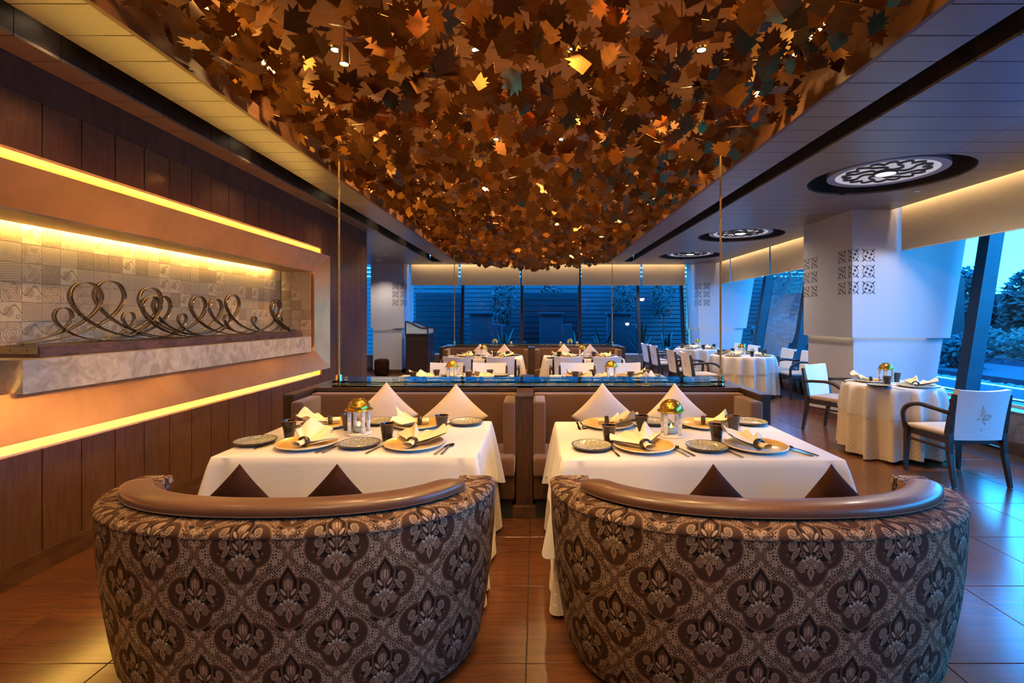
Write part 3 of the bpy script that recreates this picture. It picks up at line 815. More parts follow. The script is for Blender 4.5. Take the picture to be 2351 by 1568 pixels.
# stencilled leaf tiles on the columns
LEAF = [(0,-.5),(.42,-.10),(.30,-.03),(.52,.10),(.30,.12),(.38,.38),(.17,.24),(0,.56),(-.17,.24),(-.38,.38),(-.30,.12),(-.52,.10),(-.30,-.03),(-.42,-.10)]
def stencil(root, fn, ca, cz, s, dark):
    """one printed tile centred at wrap coordinate ca, height cz; fn(a, z) -> world point"""
    b = MB(); h = s/2
    def line(pts, w):
        for p, q in zip(pts[:-1], pts[1:]):
            d = Vector((q[0]-p[0], q[1]-p[1])); L = d.length or 1; nx, nz = -d.y/L*w/2, d.x/L*w/2
            b.poly([fn(ca+p[0]+nx, cz+p[1]+nz), fn(ca+q[0]+nx, cz+q[1]+nz), fn(ca+q[0]-nx, cz+q[1]-nz), fn(ca+p[0]-nx, cz+p[1]-nz)])
    line([(h*.88*math.cos(t*PI/16), h*.88*math.sin(t*PI/16)) for t in range(33)], s*.022)
    for qx in (-1, 1):
        for qz in (-1, 1):
            for (a0, r0, cxx, czz) in ((0, .5, .95, .45), (1, .5, .45, .95)):
                pts = []
                for t in range(9):
                    w = t/8
                    if a0 == 0: pts.append((qx*h*(1.02 - .28*math.sin(w*PI)), qz*h*(.15 + .85*w)))
                    else: pts.append((qx*h*(.15 + .85*w), qz*h*(1.02 - .28*math.sin(w*PI))))
                line(pts[3:], s*.05); line(pts[:4], s*.03)
            line([(qx*h*.42, qz*h*.88), (qx*h*.66, qz*h*.66), (qx*h*.88, qz*h*.42)], s*.02)
            line([(qx*h*.50, qz*h*.50), (qx*h*.85, qz*h*.85)], s*.035)
    for k in range(4):
        a = k*PI/2 + .35; ox, oz = math.cos(a)*h*.45, math.sin(a)*h*.45; c_, s_ = math.cos(a+.9), math.sin(a+.9)
        P = [(ca+ox+(x*c_-y*s_)*s*.26, cz+oz+(x*s_+y*c_)*s*.26) for x, y in LEAF]
        cc = (ca+ox, cz+oz)
        for p, q in zip(P, P[1:]+P[:1]): b.poly([fn(*cc), fn(*p), fn(*q)])
    b.v = [(p[0]-root.location.x, p[1]-root.location.y, p[2]-root.location.z) for p in b.v]
    o = b.build('stencil_tile', M['stencil'], root)
    return o
def wrap_near(a, z):        # column 1 near corner: a>0 on the front face, a<0 on the left face
    return (XCOL + a, YCOL - .0012, z) if a >= 0 else (XCOL - .0012, YCOL - a, z)
def wrap_far(a, z):         # column 1 far corner: left face only
    return (XCOL - .0012, 7.56 - a, z)
def wrap_c2(a, z): return (4.24 + a, 12.6 - .0012, z) if a >= 0 else (4.24 - .0012, 12.6 - a, z)
def wrap_c3(a, z): return (-3.44 + a, 12.6 - .0012, z) if a <= 0 else (-3.44 + .0012, 12.6 + a, z)
for kz in range(3):
    z = 2.28 - .2145*kz
    for a in (-.215, 0, .215): stencil(col1, wrap_near, a, z, .168, True)
    for a in (.085, .29): stencil(col1, wrap_far, a, z, .168, True)
    for a in (-.215, 0, .215): stencil(col2, wrap_c2, a, z, .168, True); stencil(col3, wrap_c3, a, z, .168, True)

# accent downlight over the near column
ad = empty('column_downlight', (4.30, 5.45, ZC), label='small ceiling downlight washing the near papered column', cat='downlight')
MB().lathe([(.026, -.006), (.04, -.006), (.044, 0), (.026, 0), (.026, -.006)], 18).build('trim_ring', M['lampring'], ad)
MB().lathe([(0, -.003), (.028, -.003), (.028, 0), (0, 0)], 14).build('lens', M['lampwhite'], ad)
spot((4.30, 5.45, ZC-.01), (4.52, 6.4, 1.55), 34, 58, .6, (1.0, .80, .62), .02, 'column_downlight_beam')
# roller blinds
def blind(name, p0, p1, label, group):
    p0, p1 = Vector(p0), Vector(p1); d = (p1-p0); L = d.length; rz = math.atan2(d.y, d.x)
    root = empty(name, (p0.x, p0.y, 2.33), rz, label, 'blind', group)
    MB().box(.006, L-.006, -.002, .002, .012, .68).build('fabric', M['shade'], root)
    MB().box(.006, L-.006, -.008, .008, 0, .016).build('bottom_bar', M['railpale'], root)
    MB().box(.004, L-.004, -.025, .025, .635, .685).build('roller', M['alu'], root)
    return root
XB = XE + .12
blind('roller_blind', (XB, 3.78, 0), (XB, 6.36, 0), 'cream roller blind nearest the viewer on the right', 'side roller blinds')
blind('roller_blind', (XB, 7.62, 0), (XB, 9.90, 0), 'cream side blind just past the near column', 'side roller blinds')
blind('roller_blind', (XB, 9.95, 0), (XB, 11.92, 0), 'cream side blind in the middle beyond the near column', 'side roller blinds')
blind('roller_blind', (XB, 11.97, 0), (XB, 12.58, 0), 'narrow cream side blind next to the corner column', 'side roller blinds')
blind('roller_blind', (XB, 1.2, 0), (XB, 3.74, 0), 'cream roller blind at the right edge of the room', 'side roller blinds')
bx = [-3.40, -2.06, -0.405, 1.20, 2.86, 4.07]
bl = ['leftmost back-window blind beside the service station column', 'second back-window blind from the left', 'middle back-window blind under the leaf canopy tip', 'fourth back-window blind from the left', 'rightmost back-window blind beside the corner column']
for k in range(5):
    blind('roller_blind', (bx[k]+.02, YB-.01, 0), (bx[k+1]-.02, YB-.01, 0), bl[k], 'back roller blinds')

# light strips hidden in the blind pockets
MB().box(XE+.030, XE+.042, 1.3, 12.5, 2.985, 2.995).build('pocket_strip', M['pockled'], ce)
MB().box(-3.35, 4.05, YCE+.030, YCE+.042, 2.985, 2.995).build('pocket_strip', M['pockled'], ce)
# ceiling lamps in round recesses
def lamp(cx, cy, label):
    root = empty('ceiling_lamp', (cx, cy, ZC), label=label, cat='lamp', group='round recessed ceiling lamps')
    b = MB()
    b.grid(lambda u, v: ((LR+.001)*math.cos(2*PI*u), (LR+.001)*math.sin(2*PI*u), .0 + .24*v), 64, 2, cu=True)
    b.v.append((0, 0, .24)); c_ = len(b.v)-1
    for i in range(64): b.f.append((i*2+1, ((i+1) % 64)*2+1, c_))
    b.build('recess', M['groove'], root)
    MB().lathe([(0, .07), (.49, .07), (.49, .045), (.44, .045), (.43, .06), (0, .06)], 64).build('plate', M['lampwhite'], root)
    MB().lathe([(.44, .04), (.515, .04), (.515, .075), (.44, .075), (.44, .04)], 64).build('ring', M['lampring'], root)
    MB().lathe([(0, .035), (.085, .035), (.095, .06), (0, .06)], 32).build('bulb', M['lampglow'], root)
    MB().lathe([(.088, .03), (.105, .03), (.105, .06), (.088, .06), (.088, .03)], 32).build('bulb_ring', M['lampdark'], root)
    for k in range(8):
        a0 = 2*PI*k/8
        pts = []
        for t in range(13):
            w = t/12; r = .10 + .20*w; a = a0 + .28*math.sin(w*PI*1.6)
            pts.append((r*math.cos(a), r*math.sin(a), .05))
        for t in range(1, 15):
            w = t/14; r = .30 + .075*abs(math.sin(w*PI*2)); a = a0 + .28*math.sin(1.6*PI) + w*2*PI/8*1.0
            pts.append((r*math.cos(a), r*math.sin(a), .05))
        MB().bar(pts, .018, .016).build('tracery', M['lampdark'], root)
    MB().tube([(0, 0, .07), (0, 0, .24)], .03, 10).build('stem', M['lampdark'], root)
    spot((cx, cy, ZC+.02), (cx, cy, 0), 120, 165, 1.0, (1.0, .86, .70), .08, 'ceiling_lamp_light')
lamp(*LAMPS[0], 'nearest and largest round ceiling lamp with petal tracery')
lamp(*LAMPS[1], 'middle round ceiling lamp with petal tracery')
lamp(*LAMPS[2], 'farthest round ceiling lamp with petal tracery')
# ---------------------------------------------------------------- leaf canopy in the coffer
can = empty('leaf_canopy', (0, 6, ZC), label='long ceiling canopy of hanging bronze metal leaves filling the coffer', cat='ceiling sculpture')
leaf_me = MB().prism(LEAF, lambda a, c: (a, c, -.007), lambda a, c: (a, c, .007)).mesh('leaf', M['bronze_leaf'])
rl = random.Random(11)
XCM = (CL + CR)/2; HWX = (CR - CL)/2
def zlow(x, y):
    t = (x - XCM)/HWX
    lob = .05*abs(math.sin(t*PI*1.5))
    return 2.60 + .20*abs(t)**2.2 + lob
leaves = []
ADDED_PINS = [(-1.05, 2.65), (.80, 2.65), (-1.0, 5.35), (.80, 5.35), (-.95, 8.6), (.80, 8.6), (-.05, 1.55)]
SPC = .136
y = 1.72
row = 0
while y < YC1 - .12:
    x = CL + .07 + (row % 2)*SPC/2
    while x < CR - .05:
        for lay in range(2):
            if rl.random() < .16: continue
            if any(math.hypot(x-a, y-c) < .17 for a, c in ADDED_PINS) : continue
            s = rl.choice([.09, .10, .12, .135, .155, .18]) * (1.0 if lay == 0 else 1.08)
            px, py_ = x + rl.uniform(-.05, .05), y + rl.uniform(-.05, .05)
            px = min(max(px, CL+.06), CR-.06)
            if abs(px - XCM) > HWX - .10: s = min(s, .15)
            pz_ = zlow(px, py_) + lay*.13 + rl.uniform(0, .10) + .05
            tilt = math.radians(-rl.gauss(58, 20) if rl.random() < .75 else rl.uniform(-75, 65)); yaw = math.radians(rl.gauss(0, 22)); roll = math.radians(rl.gauss(180, 30) + (180 if rl.random() < .12 else 0))
            rot = Matrix.Rotation(yaw, 4, 'Z') @ Matrix.Rotation(tilt, 4, 'X') @ Matrix.Rotation(roll, 4, 'Z')
            leaves.append((py_, px, pz_, s, rot))
        x += SPC
    y += SPC; row += 1
leaves.sort(key=lambda l: l[0])
vis = [l for l in leaves if HC + 0 < l[2] and V0 - F*(l[2]-HC)/l[0] > -25]
rest = [l for l in leaves if l not in vis]
near = vis[:300]; rest = rest + vis[300:]
for (yy, xx, zz, s, rot) in near:
    o = link(leaf_me, 'leaf', can, (xx, yy-6, zz-ZC), rot=rot.to_euler(), scale=(s, s, s))
b = MB()
for (yy, xx, zz, s, rot) in rest:
    T = Matrix.Translation((xx, yy-6, zz-ZC)) @ rot @ Matrix.Scale(s, 4)
    base = len(b.v); n = len(LEAF)
    for side in (-.007, .007):
        for a, c in LEAF: b.v.append(tuple(T @ Vector((a, c, side))))
    b.f.append(tuple(range(base, base+n))[::-1]); b.f.append(tuple(range(base+n, base+2*n)))
    for i in range(n):
        k = (i+1) % n; b.f.append((base+i, base+k, base+n+k, base+n+i))
me = b.mesh('leaf_field', M['bronze_leaf'], fix=False)
tag(link(me, 'leaf_field', can), kind='stuff')
# downlights set in the coffer top
names = {}
rows_y = [1.75, 3.5, 5.25, 7.0, 8.75, 10.5]
colw = [(-1.45, 'left'), (-0.43, 'inner left'), (0.27, 'inner right'), (1.20, 'right')]
ordn = ['first', 'second', 'third', 'fourth', 'fifth', 'sixth']
for iy, yy in enumerate(rows_y):
    for xx, cn in colw:
        d = empty('coffer_downlight', (xx, yy, 3.40), label=f'small coffer downlight above the leaves, {ordn[iy]} row from viewer, {cn} file', cat='downlight', group='downlights in the coffer top')
        MB().lathe([(.030, -.012), (.048, -.012), (.052, 0), (.030, 0), (.030, -.012)], 20).build('trim_ring', M['brass'], d)
        MB().lathe([(0, -.004), (.032, -.004), (.032, 0), (0, 0)], 16).build('lens', M['spotglow'], d)
        spot((xx, yy, 3.375), (xx, yy, 0), 60, 140, .7, (1.0, .58, .20), .04, 'coffer_downlight_beam')
# pin spots added among the leaves to light tables, sofas and aisle
def added_pinspot(x, y, tx, ty, power, ang, where, tz=.75, z=2.84, color=WARM):
    d = empty('added_pin_spot', (x, y, z), label=f'small added bronze pin spot hanging below the leaves {where}', cat='spotlight', group='added pin spots under the leaf canopy')
    MB().lathe([(.0, .09), (.030, .09), (.032, .0), (.024, .0), (.024, .012), (0, .012)], 18).build('housing', M['added_pinhouse'], d)
    MB().lathe([(0, .010), (.0235, .010), (.0235, .014), (0, .014)], 14).build('lens', M['spotglow'], d)
    MB().tube([(0, 0, .09), (0, 0, 3.40-z)], .0025, 6).build('cord', M['added_pinhouse'], d)
    spot((x, y, z-.004), (tx, ty, tz), power, ang, .55, color, .035, 'added_pin_spot_beam')
added_pinspot(-1.05, 2.65, -.98, 2.86, 12, 74, 'over the front left table')
added_pinspot(.80, 2.65, .84, 2.84, 12, 74, 'over the front right table')
added_pinspot(-1.00, 5.35, -.95, 5.5, 34, 74, 'over the second-row left table')
added_pinspot(.80, 5.35, .84, 5.5, 34, 74, 'over the second-row right table')
added_pinspot(-.95, 8.6, -.95, 8.8, 36, 74, 'over the third-row left table')
added_pinspot(.80, 8.6, .84, 8.8, 36, 74, 'over the third-row right table')
added_pinspot(-1.0, .75, -.98, 1.75, 34, 85, 'behind the left sofa', .3, 2.8)
added_pinspot(.85, .75, .88, 1.75, 34, 85, 'behind the right sofa', .3, 2.8)
added_pinspot(-.05, 1.55, -.05, 2.6, 45, 80, 'over the aisle between the sofas', 0, 2.7)

# hidden amber strips above the leaves, added to brighten the coffer top
for xx in (CL+.012, CR-.012):
    MB().box(-.010, .010, -4.4, 6.3, 0, .02).build('added_cove_strip', M['added_covled'], ce, (xx, 6, 3.30))
# downlights added to brighten the bay beyond the timber wall
for i, (xx, yy) in enumerate(((-3.4, 9.3), (-3.4, 10.9), (-3.9, 12.0))):
    d = empty('added_bay_downlight', (xx, yy, ZC-.001), label=f'{("first", "second", "third")[i]} added ceiling downlight in the bay beyond the timber wall', cat='downlight', group='added downlights in the left bay')
    MB().lathe([(.030, -.008), (.045, -.008), (.05, 0), (.030, 0), (.030, -.008)], 20).build('trim_ring', M['brass'], d)
    MB().lathe([(0, -.004), (.032, -.004), (.032, 0), (0, 0)], 16).build('lens', M['lampwhite'], d)
    spot((xx, yy, ZC-.012), (xx, yy, 0), 75, 110, .7, (1.0, .84, .68), .04, 'added_bay_downlight_beam')
# small downlights added in the left ceiling groove to wash wall and floor
for gxm, tx, sd in (((GL0+GL1)/2, -2.3, 'left'),):
    for i, yy in enumerate((-1.0, .8, 2.6, 4.4, 6.2, 8.0, 9.8, 11.6)):
        d = empty('added_groove_downlight', (gxm, yy, 3.06), label=f'small added downlight in the {sd} ceiling groove, {("behind viewer", "beside viewer", "first", "second", "third", "fourth", "fifth", "sixth")[i]} one', cat='downlight', group='added downlights in the ceiling groove')
        MB().lathe([(0, .06), (.035, .06), (.035, 0), (.028, 0), (.028, .01), (0, .01)], 16).build('housing', M['black'], d)
        MB().lathe([(0, .006), (.027, .006), (.027, .009), (0, .009)], 14).build('lens', M['spotglow'], d)
        spot((gxm, yy, 3.055), (tx, yy, 0), 10, 95, .6, WARM, .03, 'added_groove_downlight_beam')
# unseen coffer downlights added behind the viewer to light the sofa backs
for i, xx in enumerate((-1.3, 0.0, 1.3)):
    d = empty('coffer_downlight', (xx, -.9, 3.40), label=f'added coffer downlight behind the viewer, {("left", "middle", "right")[i]}', cat='downlight', group='added downlights behind the viewer')
    MB().lathe([(.030, -.012), (.048, -.012), (.052, 0), (.030, 0), (.030, -.012)], 20).build('trim_ring', M['brass'], d)
    MB().lathe([(0, -.004), (.032, -.004), (.032, 0), (0, 0)], 16).build('lens', M['spotglow'], d)
    spot((xx, -.9, 3.37), (xx*.9, 1.6, .3), 36, 100, .7, WARM, .06, 'coffer_downlight_beam')

# ---------------------------------------------------------------- niche contents
shelf = tag(MB().box(-.23, .22, 0, 3.39, 0, .186).build('stone_ledge', M['marble'], loc=(-3.02, 2.64, 1.032)), 'long beige marble ledge on the copper niche frame', 'ledge')
pl = empty('wooden_plank', (-3.05, 2.81, 1.218), label='dark burnished wooden plank lying on the marble ledge', cat='plank')
link(rbox_mesh('plank_body', .34, 3.16, .066, .004, M['oldwood']), 'plank_body', pl, (0, 1.58, 0))
MB().box(-.17, .155, -.006, .0, .022, .063).build('end_strap', M['brassplate'], pl)
for xx in (-.10, .0, .10):
    MB().tube([(xx, -.0075, .043), (xx, -.005, .043)], .004, 8).build('screw', M['black'], pl)
rb = empty('ribbon_sculpture', (-3.05, 4.3, 1.284), label='looping polished metal ribbon sculpture on the wooden plank', cat='sculpture')
loops = [(195, .20, 0), (275, .215, 1), (385, .205, 2), (345, .165, 0), (392, .172, 1), (453, .178, 0), (550, .20, 1), (528, .175, 2), (170, .115, 1), (337, .105, 2), (437, .10, 1), (520, .10, 0), (630, .175, 0), (648, .19, 1), (612, .09, 2), (657, .085, 1)]
KEY = [(-1.7, .0), (-1.25, .012), (-.75, .075), (-.25, .22), (.14, .46), (.31, .72), (.22, .93), (0, 1.0), (-.22, .93), (-.31, .72), (-.14, .46), (.25, .22), (.75, .075), (1.25, .012), (1.7, .0)]
def catmull(K, per=7):
    out = []
    for i in range(len(K)-1):
        p0, p1, p2, p3 = K[max(i-1, 0)], K[i], K[i+1], K[min(i+2, len(K)-1)]
        for t in range(per):
            w = t/per
            out.append(tuple(.5*((2*b_) + (c_-a_)*w + (2*a_-5*b_+4*c_-d_)*w*w + (-a_+3*b_-3*c_+d_)*w**3) for a_, b_, c_, d_ in zip(p0, p1, p2, p3)))
    out.append(K[-1]); return out
PATH = catmull(KEY)
for (u, R, lane) in loops:
    yc = 3.0*F/(U0-u); xo = (.06, -.02, -.09)[lane]
    wd = .040 if R > .12 else .032
    b = MB(); nP = len(PATH)
    for i, (a, c) in enumerate(PATH):
        yy = min(max(yc + a*2*R, 2.84), 5.95); zz = .0022 + max(c, 0)*2*R
        sh = xo + .09*(i/nP - .5)
        for dx in (-wd/2, wd/2): b.v.append((sh + dx, yy-4.3, zz))
    b.f = [(2*i, 2*i+1, 2*i+3, 2*i+2) for i in range(nP-1)]
    o = b.build('ribbon', M['ribbon'], rb, auto=40)
    md = o.modifiers.new('thick', 'SOLIDIFY'); md.thickness = .0018
# ---------------------------------------------------------------- sofas
SA, SB, SY, SN = .815, .555, 0.0, 2.35       # half width, depth of the curve; local origin at the middle of the arm line, back towards -y
def plan(t, off):                 # t in -1..1 around the back; off < 0 goes inward
    th = t*(PI/2 + .02)
    if abs(th) <= PI/2:
        a, b_ = SA + off, SB + off
        sn, cs = math.sin(th), max(math.cos(th), 0.0)
        return (a*math.copysign(abs(sn)**(2/SN), sn), -b_*cs**(2/SN))
    sg = 1 if th > 0 else -1
    return (sg*(SA + off), (abs(th) - PI/2)*.62)
NT = 121
arc = [0.0]
for i in range(1, NT):
    p, q = plan(-1 + 2*(i-1)/(NT-1), 0), plan(-1 + 2*i/(NT-1), 0)
    arc.append(arc[-1] + math.hypot(q[0]-p[0], q[1]-p[1]))
def sweep(prof, m, name, parent, close=False, smooth=True, uv=True, caps=True, fn=None):
    b = MB(); uvs = []; L = [0.0]
    for (o0, z0), (o1, z1) in zip(prof[:-1], prof[1:]): L.append(L[-1] + math.hypot(o1-o0, z1-z0))
    for i in range(NT):
        t = -1 + 2*i/(NT-1)
        for (o_, z_), l in zip(prof, L):
            if fn: o_, z_ = fn(t, o_, z_)
            x_, y_ = plan(t, o_); b.v.append((x_, y_, z_)); uvs.append((arc[i] - arc[-1]/2, l))
    n = len(prof)
    for i in range(NT-1):
        for k in range(n-1): b.f.append((i*n+k, (i+1)*n+k, (i+1)*n+k+1, i*n+k+1))
    if caps:
        b.f.append(tuple(range(n))); b.f.append(tuple((NT-1)*n+k for k in range(n))[::-1])
    return b.build(name, m, parent, smooth=True, uv=uvs, auto=45)
def make_sofa(loc, label, sc):
    root = empty('sofa', (*loc, 0), label=label, cat='sofa', group='damask tub sofas'); root.scale = sc
    outer = [(-.080, .03), (-.060, .08), (-.040, .20), (-.018, .36), (-.004, .52), (0, .62), (0, .704)]
    sweep(outer + [(-.01, .706), (-.15, .706), (-.16, .03)], M['damask'], 'back_shell', root)
    top = [(.004, .700), (.005, .710), (-.002, .720), (-.016, .729), (-.045, .733), (-.16, .734), (-.165, .705), (-.012, .70)]
    sweep(top, M['damask'], 'top_band', root)
    # padded leather roll along the rim
    def rollfn(t, o_, z_):
        e = max(0.0, (abs(t) - .78)/.22); k = math.sqrt(max(0.02, 1 - e*e)) if e > 0 else 1.0
        return (-.125 + (o_ + .125)*k, .733 + (z_ - .733)*k)
    rp = []
    for k in range(15):
        a = -.25 + (PI + .5)*k/14
        rp.append((-.125 + .056*math.copysign(abs(math.cos(a))**.75, math.cos(a)), .757 + .030*math.copysign(abs(math.sin(a))**.7, math.sin(a))))
    sw = [(o_, max(z_, .735)) for o_, z_ in rp] + [(-.125, .733)]
    b = MB(); n = len(sw)
    TN = 97; T1 = .86
    for i in range(TN):
        t = (-1 + 2*i/(TN-1))*T1
        for (o_, z_) in sw:
            o2, z2 = rollfn(t/T1*1.0, o_, z_); x_, y_ = plan(t, o2); b.v.append((x_, y_, z2))
    for i in range(TN-1):
        for k in range(n): b.f.append((i*n+k, (i+1)*n+k, (i+1)*n+(k+1) % n, i*n+(k+1) % n))
    b.f.append(tuple(range(n))); b.f.append(tuple((TN-1)*n+k for k in range(n))[::-1])
    rl_ = b.build('leather_roll', M['leather'], root, smooth=True, auto=60)
    st = MB()
    for off, zz in ((-.0675, .747),):
        st.tube([(*plan((-1+2*i/80)*.78, off), zz) for i in range(81)], .0016, 5)
    st.build('stitch', M['rib'], rl_, smooth=True)
    # quilted leather lining
    q = MB(); QU, QV = 181, 31
    def qf(u, v):
        t = (-1 + 2*u)*.965; s_ = u*30
        z_ = (.772 if abs(-1+2*u) < .80 else .731 + .041*max(0, 1 - (abs(-1+2*u)-.80)/.05)) - .33*v
        d1 = abs(math.sin(PI*(s_/2 + v*3))); d2 = abs(math.sin(PI*(s_/2 - v*3)))
        bul = .016*(min(d1, d2)**.6)*min(1.0, v*5)
        edge = min(1, (1-abs(-1+2*u))/.05)
        x_, y_ = plan(t, -.15 - (.012 + bul)*edge - .03*math.sin(PI*min(1, v*1.6+.02))*edge); return (x_, y_, z_ - .045*(1-edge))
    q.grid(qf, QU, QV)
    o = q.build('quilted_lining', M['leather'], root, smooth=True)
    # seat
    sp = []
    for i in range(41):
        x_, y_ = plan((-1 + 2*i/40), -.20); sp.append((x_, y_))
    MB().prism(sp, lambda a, c: (a, c, .20), lambda a, c: (a, c, .34)).build('seat_cushion', M['leather'], root, auto=30)
    MB().prism([(a*.9, c*.9) for a, c in sp], lambda a, c: (a, c, .06), lambda a, c: (a, c, .20)).build('seat_base', M['damask'], root)
    for sx in (-.5, .5):
        for sy in (-.28, .06):
            MB().lathe([(.018, 0), (.028, .085), (0, .085)], 12, (sx, sy, 0)).build('foot', M['darkwood'], root, smooth=True)
    return root
make_sofa((-1.0, 2.19), 'curved damask sofa with bronze leather rim, left of the aisle', (1, 1, 1))
make_sofa((.925, 2.19), 'curved damask sofa with bronze leather rim, right of the aisle', (1.05, 1.02, 1))

def pillow_mesh(name, m, half, thick, n=25):
    b = MB()
    for sgn in (1, -1):
        base = len(b.v)
        for i in range(n):
            for j in range(n):
                s_, t_ = -1 + 2*i/(n-1), -1 + 2*j/(n-1)
                pin = 1 - .07*(1 - t_*t_); pin2 = 1 - .07*(1 - s_*s_)
                h = thick*((1 - s_*s_)*(1 - t_*t_))**.42 * (1 + .05*math.sin(5*s_)*math.cos(4*t_))
                b.v.append((s_*half*pin, sgn*h, t_*half*pin2))
        for i in range(n-1):
            for j in range(n-1):
                f = (base+i*n+j, base+(i+1)*n+j, base+(i+1)*n+j+1, base+i*n+j+1)
                b.f.append(f if sgn < 0 else f[::-1])
    me = b.mesh(name, m, True, fix=False)
    bm = bmesh.new(); bm.from_mesh(me); bmesh.ops.remove_doubles(bm, verts=bm.verts, dist=1e-5); bmesh.ops.recalc_face_normals(bm, faces=bm.faces); bm.to_mesh(me); bm.free()
    for p in me.polygons: p.use_smooth = True
    return me
pv = pillow_mesh('velvet_cushion', M['velvet'], .168, .062)
for x, dx, lab in ((-1.29, 0, 'brown velvet cushion at the wall end of the left sofa'), (-.865, 0, 'brown velvet cushion towards the aisle on the left sofa'), (.775, 0, 'brown velvet cushion towards the aisle on the right sofa'), (1.29, 0, 'brown velvet cushion at the window end of the right sofa')):
    o = link(pv, 'cushion', None, (x, 2.085, .578), rot=(math.radians(-8), math.radians(45), 0)); tag(o, lab, 'cushion', 'brown sofa cushions')

# ---------------------------------------------------------------- tables with cloths
def perim(hx, hy, n=40, rad=.02):
    """points round a rectangle with rounded corners: (x, y, nx, ny, corner 0..1)"""
    out = []
    cs = [(hx-rad, -hy+rad, -PI/2), (hx-rad, hy-rad, 0), (-hx+rad, hy-rad, PI/2), (-hx+rad, -hy+rad, PI)]
    for k, (cx, cy, a0) in enumerate(cs):
        for i in range(9):
            a = a0 + PI/2*i/8; out.append((cx+rad*math.cos(a), cy+rad*math.sin(a), math.cos(a), math.sin(a)))
        nx_, ny_, na = cs[(k+1) % 4]
        a = a0 + PI/2; p0 = (cx+rad*math.cos(a), cy+rad*math.sin(a)); p1 = (nx_+rad*math.cos(na), ny_+rad*math.sin(na))
        for i in range(1, n): out.append((p0[0]+(p1[0]-p0[0])*i/n, p0[1]+(p1[1]-p0[1])*i/n, math.cos(a), math.sin(a)))
    return out
def rect_cloth(name, m, hx, hy, ztop, drop, parent=None, flare=.02, fold=.07, cdrop=.10, wave=.006, rows=12, seed=0, loc=(0,0)):
    P = perim(hx, hy); n = len(P); b = MB(); uvs = []; rr = random.Random(seed)
    ph = [rr.uniform(0, 6) for _ in range(4)]
    L = 0; acc = []
    for i, p in enumerate(P):
        acc.append(L); q = P[(i+1) % n]; L += math.hypot(q[0]-p[0], q[1]-p[1])
    for i, (x, y, nx, ny) in enumerate(P):
        dc = math.hypot(abs(x)-hx, abs(y)-hy)
        cor = max(0.0, 1 - dc/.20)
        dl = drop + cdrop*cor**1.5
        fin = math.cos(min(dc/.075, 1.5)*PI) if dc < .11 else 0
        ax, ay = (1 if x > 0 else -1)*.7071, (1 if y > 0 else -1)*.7071
        b.v.append((x - nx*.012, y - ny*.012, ztop)); uvs.append((acc[i], 0))
        b.v.append((x - nx*.003, y - ny*.003, ztop - .003)); uvs.append((acc[i], .012))
        for k in range(1, rows+1):
            d = k/rows; zz = ztop - .008 - dl*d
            o = flare*d + wave*d*(math.sin(acc[i]*17+ph[0]) + .6*math.sin(acc[i]*31+ph[1]))
            ox, oy = nx*o, ny*o
            f_ = fold*d**.8*(max(0, fin) - .35*max(0, -fin))*(1 if cor > 0 else 0)
            b.v.append((x + ox + ax*f_, y + oy + ay*f_, zz)); uvs.append((acc[i], .02 + dl*d))
    R = rows + 2
    for i in range(n):
        j = (i+1) % n
        for k in range(R-1): b.f.append((i*R+k, i*R+k+1, j*R+k+1, j*R+k))
    b.f.append(tuple(i*R for i in range(n)))
    o = b.build(name, m, parent, loc=(*loc, 0), smooth=True, uv=uvs, auto=60)
    return o
def round_cloth(name, m, R0, ztop, drop, nf, amp, flare, rows=14, n=144, seed=0, loc=(0,0), z_floor=None):
    b = MB(); uvs = []; rr = random.Random(seed); p1, p2 = rr.uniform(0, 6), rr.uniform(0, 6)
    def fold(a):
        w = .5 + .5*math.sin(nf*a + p1 + .8*math.sin(2*a+p2)); q = .5 + .5*math.sin((nf+4)*a + p2)
        return 2*(.8*w**2.2 + .2*q) - 1
    for i in range(n):
        a = 2*PI*i/n; c_, s_ = math.cos(a), math.sin(a)
        b.v.append(((R0-.012)*c_, (R0-.012)*s_, ztop)); uvs.append((a*R0, 0))
        for k in range(rows):
            d = k/(rows-1)
            r = R0 + flare*d + amp*d**.55*(fold(a)*.5 + .5) - (.004 if k == 0 else 0)
            b.v.append((r*c_, r*s_, ztop - .005 - drop*d*(1 + .04*math.sin(3*a+p1)))); uvs.append((a*R0, .01 + drop*d))
    Rr = rows + 1
    for i in range(n):
        j = (i+1) % n
        for k in range(Rr-1): b.f.append((i*Rr+k, i*Rr+k+1, j*Rr+k+1, j*Rr+k))
    b.f.append(tuple(i*Rr for i in range(n)))
    return b.build(name, m, None, loc=(*loc, 0), smooth=True, uv=uvs, auto=60)
ZT = .75
def rect_table(cx, cy, hx, hy, where, seed):
    t = empty('dining_table', (cx, cy, 0), label=f'rectangular dining table hidden under white cloth, {where}', cat='table', group='booth tables')
    MB().box(-hx+.02, hx-.02, -hy+.02, hy-.02, .715, .740).build('table_top', M['darkwood'], t)
    for sx in (-1, 1):
        for sy in (-1, 1):
            MB().box(sx*(hx-.13)-.03, sx*(hx-.13)+.03, sy*(hy-.13)-.03, sy*(hy-.13)+.03, 0, .715).build('leg', M['darkwood'], t)
    tag(rect_cloth('table_skirt', M['skirt'], hx-.004, hy-.004, .7445, .715, None, .045, .05, 0, .012, 14, seed, (cx, cy)), f'floor-length beige dotted underskirt, {where}', 'tablecloth', 'beige underskirts')
    tag(rect_cloth('tablecloth', M['linen'], hx+.004, hy+.004, ZT, .30, None, .052, .075, .14, .006, 10, seed+9, (cx, cy)), f'white top cloth with hanging corners, {where}', 'tablecloth', 'white booth tablecloths')
